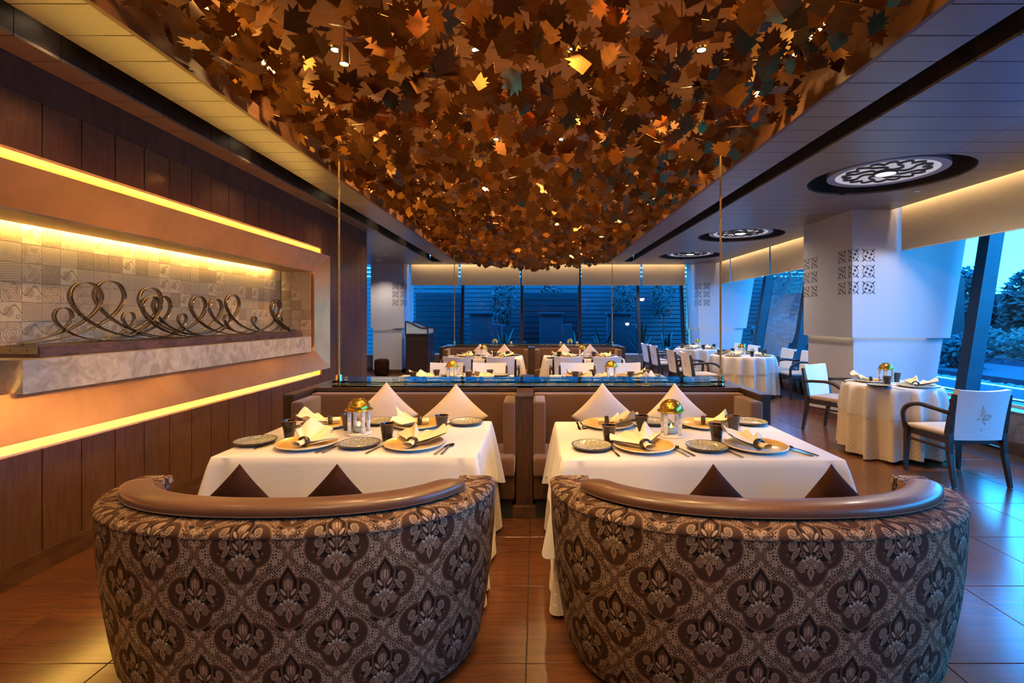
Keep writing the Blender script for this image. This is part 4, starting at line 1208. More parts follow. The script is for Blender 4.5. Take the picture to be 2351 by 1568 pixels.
def round_table(cx, cy, R, where, seed):
    t = empty('round_table', (cx, cy, 0), label=f'round pedestal table hidden under cloths, {where}', cat='table', group='round tables')
    MB().lathe([(0, .715), (R-.02, .715), (R-.02, .74), (0, .74)], 48).build('table_top', M['darkwood'], t)
    MB().lathe([(.22, 0), (.22, .03), (.05, .06), (.05, .715), (0, .715)], 24).build('pedestal', M['darkwood'], t)
    tag(round_cloth('table_skirt', M['skirt'], R-.003, .7445, .70, 15, .12, -.02, 16, 240, seed, (cx, cy)), f'beige floor-length pleated underskirt, {where}', 'tablecloth', 'beige round underskirts')
    tag(round_cloth('tablecloth', M['linen'], R+.004, ZT, .30, 15, .088, -.012, 12, 240, seed, (cx, cy)), f'white round top cloth in soft folds, {where}', 'tablecloth', 'white round tablecloths')
TABLES = {
    'front left': (-.97, 2.86, .67, .43), 'front right': (.83, 2.825, .70, .445),
    'second-row left': (-.95, 5.50, .68, .45), 'second-row right': (.86, 5.50, .69, .45),
    'third-row left': (-.93, 8.66, .68, .43), 'third-row right': (.83, 8.66, .68, .43),
    'fourth-row left': (-.95, 11.30, .68, .45), 'fourth-row right': (.80, 11.30, .68, .45)}
for k, (nm, (cx, cy, hx, hy)) in enumerate(TABLES.items()):
    rect_table(cx, cy, hx, hy, f'{nm} booth', 20+k)
RT = {'near round': (3.80, 5.17, .43), 'middle round': (3.90, 9.15, .56), 'far round': (3.74, 11.15, .50)}
for k, (nm, (cx, cy, R)) in enumerate(RT.items()):
    round_table(cx, cy, R, f'{nm} table by the windows', 50+k)

# ---------------------------------------------------------------- booth benches
def bench(x0, x1, yb, d, label, group, zt=.85):
    """U-shaped bench between x0 and x1; yb = back line, d = +1 opens towards +y, -1 towards -y (the viewer)"""
    root = empty('booth_bench', ((x0+x1)/2, yb, 0), label=label, cat='bench', group=group)
    w = (x1-x0)/2
    def B(name, a, c, y0, y1, z0, z1, bev, m):
        ya, yb_ = sorted((d*y0, d*y1)); return rbox(name, a, c, ya, yb_, z0, z1, bev, m, root, 3)
    B('backrest', -w+.005, w-.005, .0, .10, .40, zt, .018, M['rib'])
    B('side_pad', -w, -w+.09, .10, .41, .40, zt-.012, .018, M['rib'])
    B('side_pad', w-.09, w, .10, .41, .40, zt-.012, .018, M['rib'])
    B('seat_cushion', -w+.002, w-.002, .10, .53, .33, .46, .025, M['rib'])
    B('base_panel', -w+.004, w-.004, .02, .49, .16, .329, .004, M['postwood'])
    B('toe_kick', -w+.02, w-.02, .04, .43, 0, .159, .003, M['black'])
    return root
def booth_pair(y0, rown, rowf):
    """two back-to-back benches either side of the shelf wall at y0"""
    X0, X1, XC = -1.865, 1.735, -.083
    fr_ = empty('booth_partition', (XC, y0+.17, 0), label=f'dark timber half wall with end panels between the {rown} and {rowf} benches', cat='partition', group='booth partitions')
    def B(name, a, c, ya, yb_, z0, z1, m, bev=.004):
        return rbox(name, a-XC, c-XC, ya-(y0+.17), yb_-(y0+.17), z0, z1, bev, m, fr_)
    B('back_panel', X0+.05, X1-.05, y0+.005, y0+.335, 0, .855, M['darkwood'])
    B('top_rail', X0+.06, X1-.06, y0-.02, y0+.36, .855, .885, M['railwood'])
    for a, c in ((X0, X0+.075), (X1-.075, X1)):
        B('end_panel', a, c, y0-.36, y0+.70, 0, .862, M['darkwood']); B('cap', a-.004, c+.004, y0-.365, y0+.705, .862, .885, M['railwood'])
    B('divider', XC-.062, XC+.062, y0-.40, y0+.90, 0, .862, M['postwood']); B('cap', XC-.066, XC+.066, y0-.405, y0+.905, .862, .885, M['railwood'])
    B('foot', XC-.085, XC+.085, y0-.43, y0-.38, 0, .085, M['base'], .006)
    for nm, a, c in (('left', X0+.078, XC-.065), ('right', XC+.065, X1-.078)):
        bench(a, c, y0, -1, f'brown ribbed U-shaped bench facing the viewer, {rown} {nm} booth', 'booth benches facing the viewer')
        bench(a, c, y0+.34, 1, f'brown ribbed bench facing the back windows, {rowf} {nm} booth', 'booth benches facing the windows')
    # glass shelf with a rope laid along it
    sh = empty('glass_shelf', (-.06, y0+.17, .887), label=f'long glass shelf carrying a gold rope over the {rown} partition', cat='shelf', group='glass shelves')
    MB().box(-1.60, 1.60, -.16, .16, 0, .012).build('pane', M['shelf'], sh)
    MB().box(-1.60, 1.60, -.16, .16, .036, .048).build('pane', M['shelf'], sh)
    MB().tube([(-1.58 + 3.16*i/120, .0, .024 + .002*math.sin(i*1.3)) for i in range(121)], .011, 6).build('laid_rope', M['rope'], sh)
    for xx, side in ((-1.66, 'left'), (1.56, 'right')):
        rp = empty('hanging_rope', (xx, y0+.15, .887), label=f'gold rope from the ceiling to the {side} end of the {rown} glass shelf', cat='rope', group='hanging ropes')
        Lr = ZC + .35 - .887
        b = MB()
        for k in range(3):
            b.tube([(.0045*math.cos(i*.55+k*2.094), .0045*math.sin(i*.55+k*2.094), .05 + (Lr-.05)*i/240) for i in range(241)], .0052, 5)
        b.build('strand', M['rope'], rp, smooth=True)
        MB().lathe([(0, 0), (.026, 0), (.026, .085), (.012, .085), (.012, .09), (0, .09)], 24).build('end_socket', M['brass'], rp, auto=40)
booth_pair(3.93, 'first', 'second')
booth_pair(9.72, 'third', 'fourth')
lp = pillow_mesh('linen_pillow', M['pillow'], .178, .072)
def ppl(u, v, Y, lab, grp, lean=-10, z=None):
    p = py(u, v, Y); o = link(lp, 'pillow', None, (p.x, Y, p.z - .250), rot=(math.radians(lean), math.radians(45), 0)); tag(o, lab, 'pillow', grp); return o
g1 = 'linen pillows on the first benches'
ppl(885, 878, 3.72, 'beige linen pillow on point in the left booth, nearer the wall', g1)
ppl(1046, 882, 3.72, 'beige linen pillow on point in the left booth, nearer the divider', g1)
ppl(1385, 880, 3.72, 'beige linen pillow on point in the right booth, nearer the divider', g1)
ppl(1552, 880, 3.72, 'beige linen pillow on point in the right booth, nearer the window end', g1)
g2 = 'linen pillows on the second benches'
ppl(919, 862, 4.48, 'pillow tip above the shelf, second-row left booth by the wall', g2, 10)
ppl(1049, 860, 4.48, 'pillow tip above the shelf, second-row left booth by the divider', g2, 10)
ppl(1352, 858, 4.48, 'pillow tip above the shelf, second-row right booth by the divider', g2, 10)
ppl(1482, 850, 4.48, 'pillow tip above the shelf, second-row right booth by the windows', g2, 10)
g3 = 'linen pillows on the third benches'
for u, l in ((1102, 'third-row left booth by the wall'), (1158, 'third-row left booth by the divider'), (1295, 'third-row right booth by the divider'), (1355, 'third-row right booth by the windows')):
    ppl(u, 789, 9.50, f'small distant beige pillow, {l}', g3)
for u, l in ((1174, 'fourth-row left booth'), (1287, 'fourth-row right booth by the divider'), (1325, 'fourth-row right booth by the windows')):
    ppl(u, 783, 10.3, f'barely visible pillow tip behind the far shelf, {l}', 'linen pillows on the fourth benches', 10)
# ---------------------------------------------------------------- armchairs with white slip covers (front towards +y)
def chair_parts():
    P = []
    cw, wood = M['cover'], M['chairwood']
    # seat
    b = MB()
    def sf(u, v):
        x = (-1+2*u); y = (-1+2*v)
        wv = .235 + .012*y
        return (x*wv, .005 + y*.225, .452 + .022*(1-x**4)*(1-y**4))
    b.grid(sf, 17, 17)
    n0 = len(b.v)
    ring = [i*17 for i in range(17)] + [16*17+j for j in range(1, 17)] + [i*17+16 for i in range(15, -1, -1)] + [j for j in range(15, 0, -1)]
    low = []
    for r in ring:
        x, y, z = b.v[r]; low.append(len(b.v)); b.v.append((x*.985, y*.985, .415))
    for k in range(len(ring)):
        k2 = (k+1) % len(ring); b.f.append((ring[k], ring[k2], low[k2], low[k]))
    b.f.append(tuple(low[::-1]))
    P.append(('seat', b.mesh('chair_seat', M['seatcream'], True), (0,0,0)))
    # apron under the seat
    b = MB()
    b.bar([(-.225, .205, .390), (.225, .205, .390)], .022, .06); b.bar([(-.225, -.21, .390), (.225, -.21, .390)], .022, .06)
    b.bar([(-.225, -.21, .390), (-.225, .205, .390)], .022, .06); b.bar([(.225, -.21, .390), (.225, .205, .390)], .022, .06)
    P.append(('apron', b.mesh('chair_apron', wood), (0,0,0)))
    for sx in (-1, 1):
        b = MB(); b.bar([(sx*.245, .225, .43), (sx*.248, .23, .20), (sx*.252, .238, .004)], [.042, .036, .026], [.045, .038, .028], (0,1,0))
        P.append(('leg', b.mesh('front_leg', wood), (0,0,0)))
        b = MB(); b.bar([(sx*.235, -.285, .80), (sx*.235, -.255, .64), (sx*.235, -.225, .46), (sx*.236, -.235, .28), (sx*.238, -.285, .004)], [.026, .034, .040, .036, .026], [.030, .036, .046, .040, .028], (0,1,0))
        P.append(('leg', b.mesh('rear_leg', wood), (0,0,0)))
        b = MB(); pts = []
        pts.append((sx*.247, -.255, .635)); pts.append((sx*.262, -.14, .650)); pts.append((sx*.270, .02, .662))
        for k in range(1, 9):
            a = PI/2*k/8; pts.append((sx*.272, .02 + .225*math.sin(a), .662 - .13*(1-math.cos(a))))
        pts.append((sx*.264, .243, .47)); pts.append((sx*.256, .236, .40))
        b.bar(pts, .034, .026, (sx*1.0, 0, .0001)); P.append(('arm', b.mesh('chair_arm', wood, True), (0,0,0)))
        b = MB(); b.bar([(sx*.240, -.235, .315), (sx*.248, .225, .315)], .016, .022); P.append(('stretcher', b.mesh('chair_stretcher', wood), (0,0,0)))
    # slip cover: curved slab, wider at the top, with slightly raised corners
    b = MB()
    def back(u, v, off):
        x = -1 + 2*u; z = .40 + .435*v
        hw_ = .205 + .020*v
        yy = -.225 - .065*v - .05*v*v*.5 + .035*(x*x) * (.4+.6*v) - .035
        if off > 0: z += .0
        zt = z + (.012*x*x - .004)*v
        return (x*hw_, yy + off, zt)
    nu, nv = 15, 13
    b.grid(lambda u, v: back(u, v, 0), nu, nv); b2 = len(b.v); b.grid(lambda u, v: back(u, v, .048), nu, nv)
    for i in range(nu-1):
        b.f.append((i*nv+nv-1, (i+1)*nv+nv-1, b2+(i+1)*nv+nv-1, b2+i*nv+nv-1)); b.f.append((i*nv, b2+i*nv, b2+(i+1)*nv, (i+1)*nv))
    for j in range(nv-1):
        b.f.append((j, j+1, b2+j+1, b2+j)); e = (nu-1)*nv; b.f.append((e+j, b2+e+j, b2+e+j+1, e+j+1))
    me = b.mesh('chair_back_cover', cw, True)
    try: me.set_sharp_from_angle(angle=math.radians(50))
    except Exception: pass
    P.append(('back_cover', me, (0,0,0)))
    # embroidered emblem on the outer back: lozenge of little scrolls
    b = MB(); rr = random.Random(5)
    for k in range(30):
        a = rr.uniform(0, 2*PI); r = rr.uniform(.1, 1)
        x = math.cos(a)*r; z = math.sin(a)*r
        if abs(x) + abs(z) > 1: continue
        u, v = .5 + x*.15, .50 + z*.30
        pts = []
        for t in range(8):
            w = t/7*5; q = .022*(1 - t/9)
            bu, bv = u + q*math.cos(w+a)*1.3, v + q*math.sin(w+a)*1.6
            p = back(bu, bv, 0); pts.append((p[0], p[1]-.0015, p[2]))
        b.tube(pts, .0022, 5)
    P.append(('emblem', b.mesh('chair_emblem', M['embroid'], True), (0,0,0)))
    return P
CH = chair_parts()
def chair(x, y, face, label, group, emblem=True):
    """face: direction the sitter looks, degrees anticlockwise from +x"""
    r = empty('armchair', (x, y, 0), math.radians(face - 90), label, 'chair', group)
    for nm, me, l in CH:
        link(me, nm, r, l)
    return r
gN = 'armchairs at the near round table'
chair(3.80, 4.40, 90, 'white-backed armchair with embroidered emblem, nearest the viewer at right', gN)
chair(3.80, 6.12, -62, 'white-backed armchair against the column behind the near round table', gN)
gM = 'armchairs at the middle round table'
chair(2.98, 8.72, 3, 'armchair at the middle round table, aisle side, nearer the viewer', gM)
chair(2.92, 9.45, 3, 'armchair at the middle round table, aisle side, farther from the viewer', gM)
chair(4.76, 8.88, 183, 'armchair at the middle round table, window side, nearer the viewer', gM)
chair(4.76, 9.62, 183, 'armchair at the middle round table, window side, farther from the viewer', gM)
gF = 'armchairs at the far round table'
chair(2.92, 10.86, 4, 'armchair at the far round table, aisle side, nearer the viewer', gF)
chair(2.90, 11.62, 4, 'armchair at the far round table, aisle side, beside the back window', gF)
chair(4.60, 10.80, 184, 'armchair at the far round table, window side, half hidden by the lantern', gF)
chair(4.60, 11.55, 184, 'armchair at the far round table, window side, next to the corner column', gF)
g = 'armchairs on the far side of the second-row tables'
for u, l in ((1021, 'left table, left seat'), (1121, 'left table, right seat'), (1327, 'right table, left seat'), (1437, 'right table, right seat')):
    chair((u-U0)*6.42/F, 6.29, -90, f'white chair facing the viewer across the second-row {l}', g)
g = 'armchairs with backs to the viewer at the third-row tables'
for u, l in ((1056, 'left table, left seat'), (1152, 'left table, right seat'), (1302, 'right table, left seat'), (1388, 'right table, right seat')):
    chair((u-U0)*7.90/F, 7.90, 90, f'white chair with its back to the viewer, third-row {l}', g)

# ---------------------------------------------------------------- tableware
charger_me = MB().lathe([(0, .006), (.07, .006), (.105, .011), (.145, .020), (.158, .027)], 56, caps=False).mesh('charger_well', M['charger'], True, fix=False)
charger_rim = MB().lathe([(.158, .027), (.162, .0265), (.160, .021), (.112, .004), (.085, 0), (0, 0)], 56, caps=False).mesh('charger_underside', M['chargerrim'], True, fix=False)
def wob(a, z): return 1 + .006*math.sin(5*a) + .004*math.sin(9*a+1)
plate_me = MB().lathe([(0, .008), (.062, .008), (.088, .014), (.104, .024)], 56, rfn=wob, caps=False).mesh('side_plate_glaze', M['crackle'], True, fix=False)
plate_rim = MB().lathe([(.104, .024), (.109, .0255), (.107, .018), (.085, .004), (.06, 0), (0, 0)], 56, rfn=wob, caps=False).mesh('side_plate_underside', M['darkglaze'], True, fix=False)
tp = [(0, 0), (.026, 0), (.027, .004)]
for k in range(1, 25):
    z = .004 + .088*k/24; tp.append((.027 + .0125*(k/24)**1.1 + .0005*math.sin(k*2.1), z))
tp += [(.0425, .097), (.0425, .0985)]
tumbler_me = MB().lathe(tp, 32, caps=False).mesh('tumbler_wall', M['darkglaze'], True, fix=False)
tumbler_in = MB().lathe([(.0392, .0985), (.036, .08), (.025, .008), (0, .008)], 32, caps=False).mesh('tumbler_inside', M['darkglaze'], True, fix=False)
tumbler_rim = MB().lathe([(.0425, .0985), (.0415, .1002), (.0400, .1002), (.0392, .0985)], 32, caps=False).mesh('tumbler_rim', M['rimcopper'], True, fix=False)
def cut_me(kind):
    b = MB()
    if kind == 'knife':
        pts = [(0, -.10, .004), (0, -.02, .004), (0, .0, .004), (0, .05, .004), (0, .09, .004), (0, .105, .004)]
        b.bar(pts, [.014, .011, .010, .018, .016, .003], [.007, .006, .004, .0025, .002, .001])
    else:
        b.bar([(0, -.10, .003), (0, -.04, .006), (0, .02, .009), (0, .045, .007)], [.014, .010, .006, .008], [.004, .003, .0028, .0028])
        if kind == 'spoon':
            b.grid(lambda u, v: (.018*math.sin(PI*min(max(v, .02), .98))**.8*(-1+2*u), .042 + .058*v, .010 - .009*math.sin(PI*v)*(1-(-1+2*u)**2)), 9, 11)
            b.grid(lambda u, v: (.018*math.sin(PI*min(max(v, .02), .98))**.8*(-1+2*u), .042 + .058*v, .0085 - .009*math.sin(PI*v)*(1-(-1+2*u)**2)), 9, 11)
        else:
            b.bar([(0, .04, .006), (0, .06, .004), (0, .068, .004)], [.010, .022, .022], .002)
            for x in (-.0088, -.003, .003, .0088):
                b.bar([(x, .066, .004), (x, .085, .005), (x, .105, .010)], [.0036, .0034, .002], .0018)
    me = b.mesh(kind, M['steel'], True); 
    try: me.set_sharp_from_angle(angle=math.radians(40))
    except Exception: pass
    return me
CUT = {k: cut_me(k) for k in ('knife', 'fork', 'spoon')}
def napkin_mesh(seed, ncor, rise):
    rr = random.Random(seed); b = MB(); n1, n2 = 13, 41
    pk = [(rr.uniform(-.75, .75), rr.uniform(.16, .30), rr.uniform(.5, 1.0)) for _ in range(ncor)]
    def fan(u, v):
        t = -1 + 2*v
        a = t*1.05 + .12*math.sin(3*t+seed); r = .018 + (.125 + .03*math.cos(4*t+seed))*u
        tri = abs(((t*4.5 + seed*.37) % 2) - 1)
        z = .020 + .010*u + .022*u*tri + rise*u*u*sum(h*math.exp(-((t-c)/w)**2) for c, w, h in pk)
        return (r*math.sin(a), r*math.cos(a), z)
    b.grid(fan, n1, n2)
    b.grid(lambda u, v: (lambda p: (p[0], p[1], p[2]-.005-.010*(1-u)))(fan(u, v)), n1, n2)
    # short tail in front of the ring
    b.grid(lambda u, v: ((.016+.010*u)*math.cos(2*PI*v), -.008 - .045*u, .022 + .012*math.sin(2*PI*v)), 5, 16, cv=True)
    return b.mesh('napkin_cloth', M['napkin'], True)
NAP = [napkin_mesh(1, 4, .030), napkin_mesh(4, 3, .040), napkin_mesh(6, 4, .028), napkin_mesh(9, 4, .032)]
ring_me = MB().tube([(.024*math.cos(2*PI*k/24), 0, .024 + .0195*math.sin(2*PI*k/24)) for k in range(24)], .0065, 8, closed=True, rx=1.9, up=(0,1,0)).mesh('napkin_ring', M['napring'], True)

def put_charger(x, y, lab):
    r = empty('charger_plate', (x, y, ZT), label='golden glazed charger plate, ' + lab, cat='plate', group='golden charger plates')
    link(charger_me, 'glazed_well', r); link(charger_rim, 'underside', r)
def put_side(x, y, lab):
    r = empty('side_plate', (x, y, ZT), label='grey crackle-glazed side plate, ' + lab, cat='plate', group='grey side plates')
    link(plate_me, 'glazed_well', r); link(plate_rim, 'underside', r)
def put_tumbler(x, y, lab):
    r = empty('tumbler', (x, y, ZT), random.uniform(0, 6), 'dark ribbed ceramic tumbler, ' + lab, 'tumbler', 'dark tumblers')
    link(tumbler_me, 'wall', r); link(tumbler_in, 'inside', r); link(tumbler_rim, 'rim', r)
def put_napkin(x, y, rz, k, lab):
    r = empty('napkin', (x, y, ZT+.006), rz, 'cream napkin fanned through a dark ring, ' + lab, 'napkin', 'folded napkins')
    r.scale = (1.16, 1.16, 1.1); link(NAP[k % 4], 'cloth', r, (0, 0, .002)); link(ring_me, 'napkin_ring', r, (0, -.004, .002))
def put_cut(kind, x, y, rz, lab, dz=0):
    o = link(CUT[kind], kind, None, (x, y, ZT+dz), rz); tag(o, f'dark polished {kind}, ' + lab, kind, kind + ' set')

# lantern: base, columns, gold dome, votive with flame
lan = {}
lan['base'] = MB().lathe([(0, 0), (.076, 0), (.078, .006), (.074, .010), (0, .010)], 40).mesh('lantern_base', M['lanternwhite'], True)
colp = [(.0115, 0)]
for k in range(1, 4): colp += [(.0115, .033*k), (.0100, .033*k+.0012), (.0115, .033*k+.0024)]
colp += [(.0115, .135), (0, .135)]
lan['column'] = MB().lathe([(0, 0)] + colp, 14).mesh('lantern_column', M['lanternwhite'], True)
lan['rim'] = MB().lathe([(.058, 0), (.080, 0), (.082, .004), (.078, .008), (.060, .010), (.058, 0)], 40).mesh('dome_rim', M['gold'], True)
lan['dome'] = MB().lathe([(.0655, .006)] + [(.0655*math.cos(a), .008 + .062*math.sin(a)) for a in [PI/2*k/14 for k in range(15)]], 40).mesh('dome', M['gold'], True)
b = MB()
for k in range(6):
    a = 2*PI*k/6 + .3
    b.tube([(.0662*math.cos(t)*math.cos(a), .0662*math.cos(t)*math.sin(a), .008 + .0627*math.sin(t)) for t in [PI/2*.86*i/12 for i in range(13)]], .0014, 5)
for k in range(1, 6):
    t = PI/2*k/7.2
    b.tube([(.0660*math.cos(t)*math.cos(2*PI*i/36), .0660*math.cos(t)*math.sin(2*PI*i/36), .008 + .0624*math.sin(t)) for i in range(36)], .0008, 4, closed=True)
lan['seam'] = b.mesh('dome_seam', M['goldline'], True)
b = MB().lathe([(.012, 0), (.024, .006), (.031, .018), (.029, .032), (.022, .040), (.019, .040), (.026, .030), (.027, .018), (.02, .008), (0, .006)], 32, rfn=lambda a, z: 1 + .05*math.cos(16*a))
lan['votive'] = b.mesh('votive_glass', M['frosted'], True)
lan['flame'] = MB().lathe([(0, 0), (.006, .006), (.0065, .012), (.003, .022), (0, .030)], 12).mesh('flame', M['flame'], True)
def lantern(x, y, lab, lit=True):
    r = empty('lantern', (x, y, ZT+.0005), .4, f'white columned table lantern with gold dome, {lab}', 'lantern', 'domed table lanterns')
    link(lan['base'], 'base', r)
    for k in range(4):
        a = 2*PI*k/4 + .35; link(lan['column'], 'column', r, (.058*math.cos(a), .058*math.sin(a), .010))
    link(lan['rim'], 'dome_rim', r, (0, 0, .144)); d = link(lan['dome'], 'dome', r, (0, 0, .146)); link(lan['seam'], 'seam', d)
    v = link(lan['votive'], 'votive', r, (0, 0, .010))
    if lit: link(lan['flame'], 'flame', v, (0, 0, .034))
SEAT = {}
def settings_px(tn, near_, far_, lanu):
    """front tables: positions read from the photograph, on the table top"""
    pass
def P(u, v): return pz(u, v, ZT)
def setting(charger, side, tumb, fork, ks, rz, k, lab, nap_rz=0.0, flip=False):
    if charger: put_charger(charger.x, charger.y, lab); put_napkin(charger.x + .0, charger.y - .03*(1 if not flip else -1), nap_rz, k, lab)
    if side: put_side(side.x, side.y, lab)
    if tumb: put_tumbler(tumb.x, tumb.y, lab)
    if fork: put_cut('fork', fork.x, fork.y, rz[0], lab)
    if ks: put_cut('knife', ks.x - .012, ks.y, rz[1], lab); put_cut('spoon', ks.x + .016, ks.y + .004, rz[1] + .05, lab, .001)
R_ = math.radians
setting(P(706, 1024), P(587, 1019), P(664, 1004), P(624, 1022), P(764, 1030), (R_(-28), R_(-22)), 0, 'front left table, near side, wall seat', R_(-20))
setting(P(951, 1025), P(825, 1025), P(889, 1012), P(868, 1031), P(1020, 1033), (R_(-18), R_(-10)), 1, 'front left table, near side, aisle seat', R_(-14))
setting(P(752, 978), P(868, 973), P(799, 987), P(700, 985), P(690, 978), (R_(150), R_(146)), 2, 'front left table, far side, wall seat', R_(112), True)
setting(P(960, 979), P(1071, 974), P(1014, 990), P(1027, 976), P(905, 980), (R_(170), R_(160)), 3, 'front left table, far side, aisle seat', R_(100), True)
lantern(P(824, 996).x, P(824, 996).y, 'front left table')
setting(P(1478, 1030), P(1359, 1030), P(1398, 1016), P(1408, 1037), P(1562, 1037), (R_(8), R_(14)), 3, 'front right table, near side, aisle seat', R_(16))
setting(P(1735, 1030), P(1623, 1032), P(1645, 1014), P(1674, 1039), P(1832, 1037), (R_(18), R_(20)), 0, 'front right table, near side, window seat', R_(24))
setting(P(1396, 979), P(1503, 974), P(1473, 991), P(1454, 977), P(1332, 979), (R_(192), R_(180)), 2, 'front right table, far side, aisle seat', R_(-95), True)
setting(P(1620, 979), P(1722, 974), P(1684, 991), P(1676, 976), P(1553, 978), (R_(200), R_(190)), 1, 'front right table, far side, window seat', R_(-110), True)
lantern(P(1541, 1000).x, P(1541, 1000).y, 'front right table')
def generic(tn, full=True, lit=True):
    cx, cy, hx, hy = TABLES[tn]
    k = len(tn)
    for sx, sn in ((-1, 'left seat'), (1, 'right seat')):
        for sy, dn in ((-1, 'near side'), (1, 'far side')):
            x, y = cx + sx*.31 + .05*(-sy), cy + sy*(hy - .19); lab = f'{tn} table, {dn}, {sn}'
            k += 1
            put_charger(x, y, lab); put_napkin(x, y - .02*sy, (0 if sy < 0 else PI) + .5*math.sin(k), k, lab)
            put_tumbler(x + sy*.16, y - sy*.16, lab)
            if full:
                put_side(x + sy*.278, y + sy*.03, lab)
                put_cut('spoon', x + .182*(-sy), y, 0 if sy < 0 else PI, lab)
    lantern(cx, cy, f'{tn} table', lit)
generic('second-row left'); generic('second-row right'); generic('third-row left'); generic('third-row right')
for tn in ('fourth-row left', 'fourth-row right'):
    cx, cy, hx, hy = TABLES[tn]
    lantern(cx, cy, f'{tn} table', False)
    for sx, sn in ((-1, 'left'), (1, 'right')): put_tumbler(cx + sx*.35, cy - .1, f'{tn} table, {sn} seat')
# near round table
cx, cy, R = RT['near round']
lab = 'near round table, back seat'
p = P(1998, 877); put_charger(p.x, p.y, lab); put_napkin(p.x, p.y, R_(60), 2, lab)
p = P(2040, 885); put_tumbler(p.x - .03, p.y - .02, lab); p = P(2052, 877); put_tumbler(p.x + .03, p.y, 'near round table, front seat')
p = P(2013, 887); put_side(p.x, p.y - .03, 'near round table, front seat')
p = P(2098, 888); put_charger(p.x, p.y - .02, 'near round table, front seat'); put_napkin(p.x, p.y - .03, R_(-60), 1, 'near round table, front seat')
lantern(P(2042, 880).x, P(2042, 880).y + .05, 'near round table')
put_cut('fork', P(2052, 893).x, P(2052, 893).y, R_(30), 'near round table, front seat'); put_cut('knife', P(2145, 891).x, P(2145, 891).y, R_(-70), 'near round table, front seat'); put_cut('spoon', P(1956, 877).x, P(1956, 877).y, R_(70), lab)
for tn in ('middle round', 'far round'):
    cx, cy, R = RT[tn]
    for k in range(4):
        a = PI/4 + k*PI/2; sn = ('far window seat', 'far aisle seat', 'near aisle seat', 'near window seat')[k]; l_ = f'{tn} table, {sn}'
        x, y = cx + (R-.17)*math.cos(a), cy + (R-.17)*math.sin(a)
        put_charger(x, y, l_); put_napkin(x, y, a - PI/2 + PI, k, l_)
        a2 = a + .785; put_tumbler(cx + (R-.13)*math.cos(a2), cy + (R-.13)*math.sin(a2), l_)
    lantern(cx, cy, f'{tn} table')

# ---------------------------------------------------------------- service station by the left column
ss = empty('service_station', (-3.02, 12.66, 0), label='dark panelled service station with wavy glazed gallery', cat='cabinet')
D = M['darkwood']
rbox('body', -.28, .28, -.40, .40, .05, 1.02, .006, D, ss); rbox('plinth', -.27, .27, -.39, .39, 0, .05, .003, M['black'], ss)
rbox('end_panel', -.23, .23, -.415, -.40, .12, .93, .008, D, ss); rbox('worktop', -.295, .30, -.42, .42, 1.02, 1.05, .006, M['railwood'], ss)
for k in range(2):
    y0 = -.39 + k*.395; dr = rbox('door', .28, .292, y0, y0+.385, .08, .80, .004, D, ss); rbox('knob', .0, .02, .15, .17, .40, .42, .004, M['brass'], dr)
    dr = rbox('drawer', .28, .292, y0, y0+.385, .81, 1.01, .004, D, ss); rbox('knob', .0, .02, -.01, .01, .09, .11, .004, M['brass'], dr)
for yy in (-.40, .38):
    prof = [(-.28 + .56*t/16, 1.36 - .17*(.5 - .5*math.cos(PI*min(1, t/13)))) for t in range(17)]
    MB().bar([(x, yy, z) for x, z in prof], .03, .03).build('gallery_rail', D, ss)
    b = MB(); pl_ = [(-.27, 1.06), (.27, 1.06)] + [(min(max(x, -.27), .27), z-.012) for x, z in prof[::-1]]
    b.prism(pl_, lambda a, c: (a, yy-.004, c), lambda a, c: (a, yy+.004, c)); b.build('gallery_glass', M['frosted'], ss)
    rbox('gallery_post', -.295, -.265, yy-.015, yy+.015, 1.05, 1.36, .003, D, ss); rbox('gallery_post', .265, .295, yy-.015, yy+.015, 1.05, 1.195, .003, D, ss)
tag(rbox('dark_bag', -4.05, -3.72, 12.05, 12.35, 0, .42, .08, M['velvet']), 'dark bag on the floor beside the left column', 'bag')
# ---------------------------------------------------------------- garden outside
struct(MB().box(-30, 60, -30, 60, -.30, -.14).build('ground', M['soil']), 'dark garden ground outside')
struct(MB().box(5.6, 8.6, -20, 13.8, -.14, -.04).build('terrace', M['paving']), 'dark terrace paving outside the right windows')
struct(MB().box(8.6, 9.84, -20, 40, -.14, -.02).build('terrace_step', M['deck']), 'low terrace step with light lines')
struct(MB().box(11.2, 14.2, -20, 40, -.14, .02).build('pool_deck', M['deck']), 'pale pool deck')
struct(MB().box(14.2, 16.6, -20, 40, -.14, -.02).build('pool', M['water']), 'dark pool water')
for x, z, l in ((8.61, -.02, 'near cool white light line along the terrace step'), (9.86, 0.0, 'far cool white light line along the pebble bed')):
    tag(MB().box(-.015, .015, -20, 12.9, 0, .02).build('light_line', M['outled'], loc=(x, 0, z)), l, 'light strip', 'garden light lines')
b = MB(); rp_ = random.Random(21)
for k in range(1500):
    x, y = rp_.uniform(9.95, 11.15), rp_.uniform(6, 14); s = rp_.uniform(.03, .07)
    b.lathe([(0, 0), (s, s*.35), (s*.6, s*.8), (0, s*.9)], 6, (x, y, -.14))
tag(b.build('pebble_bed', M['pebble'], smooth=True), 'bed of white pebbles beyond the terrace', 'pebbles', kind='stuff')

struct(MB().box(-20, 16.5, 18.6, 18.8, -.14, 3.0).build('added_sky_block_wall', M['gate']), 'added dark wall blocking sky behind the slatted fence')  # added to keep bright sky out of the fence gaps
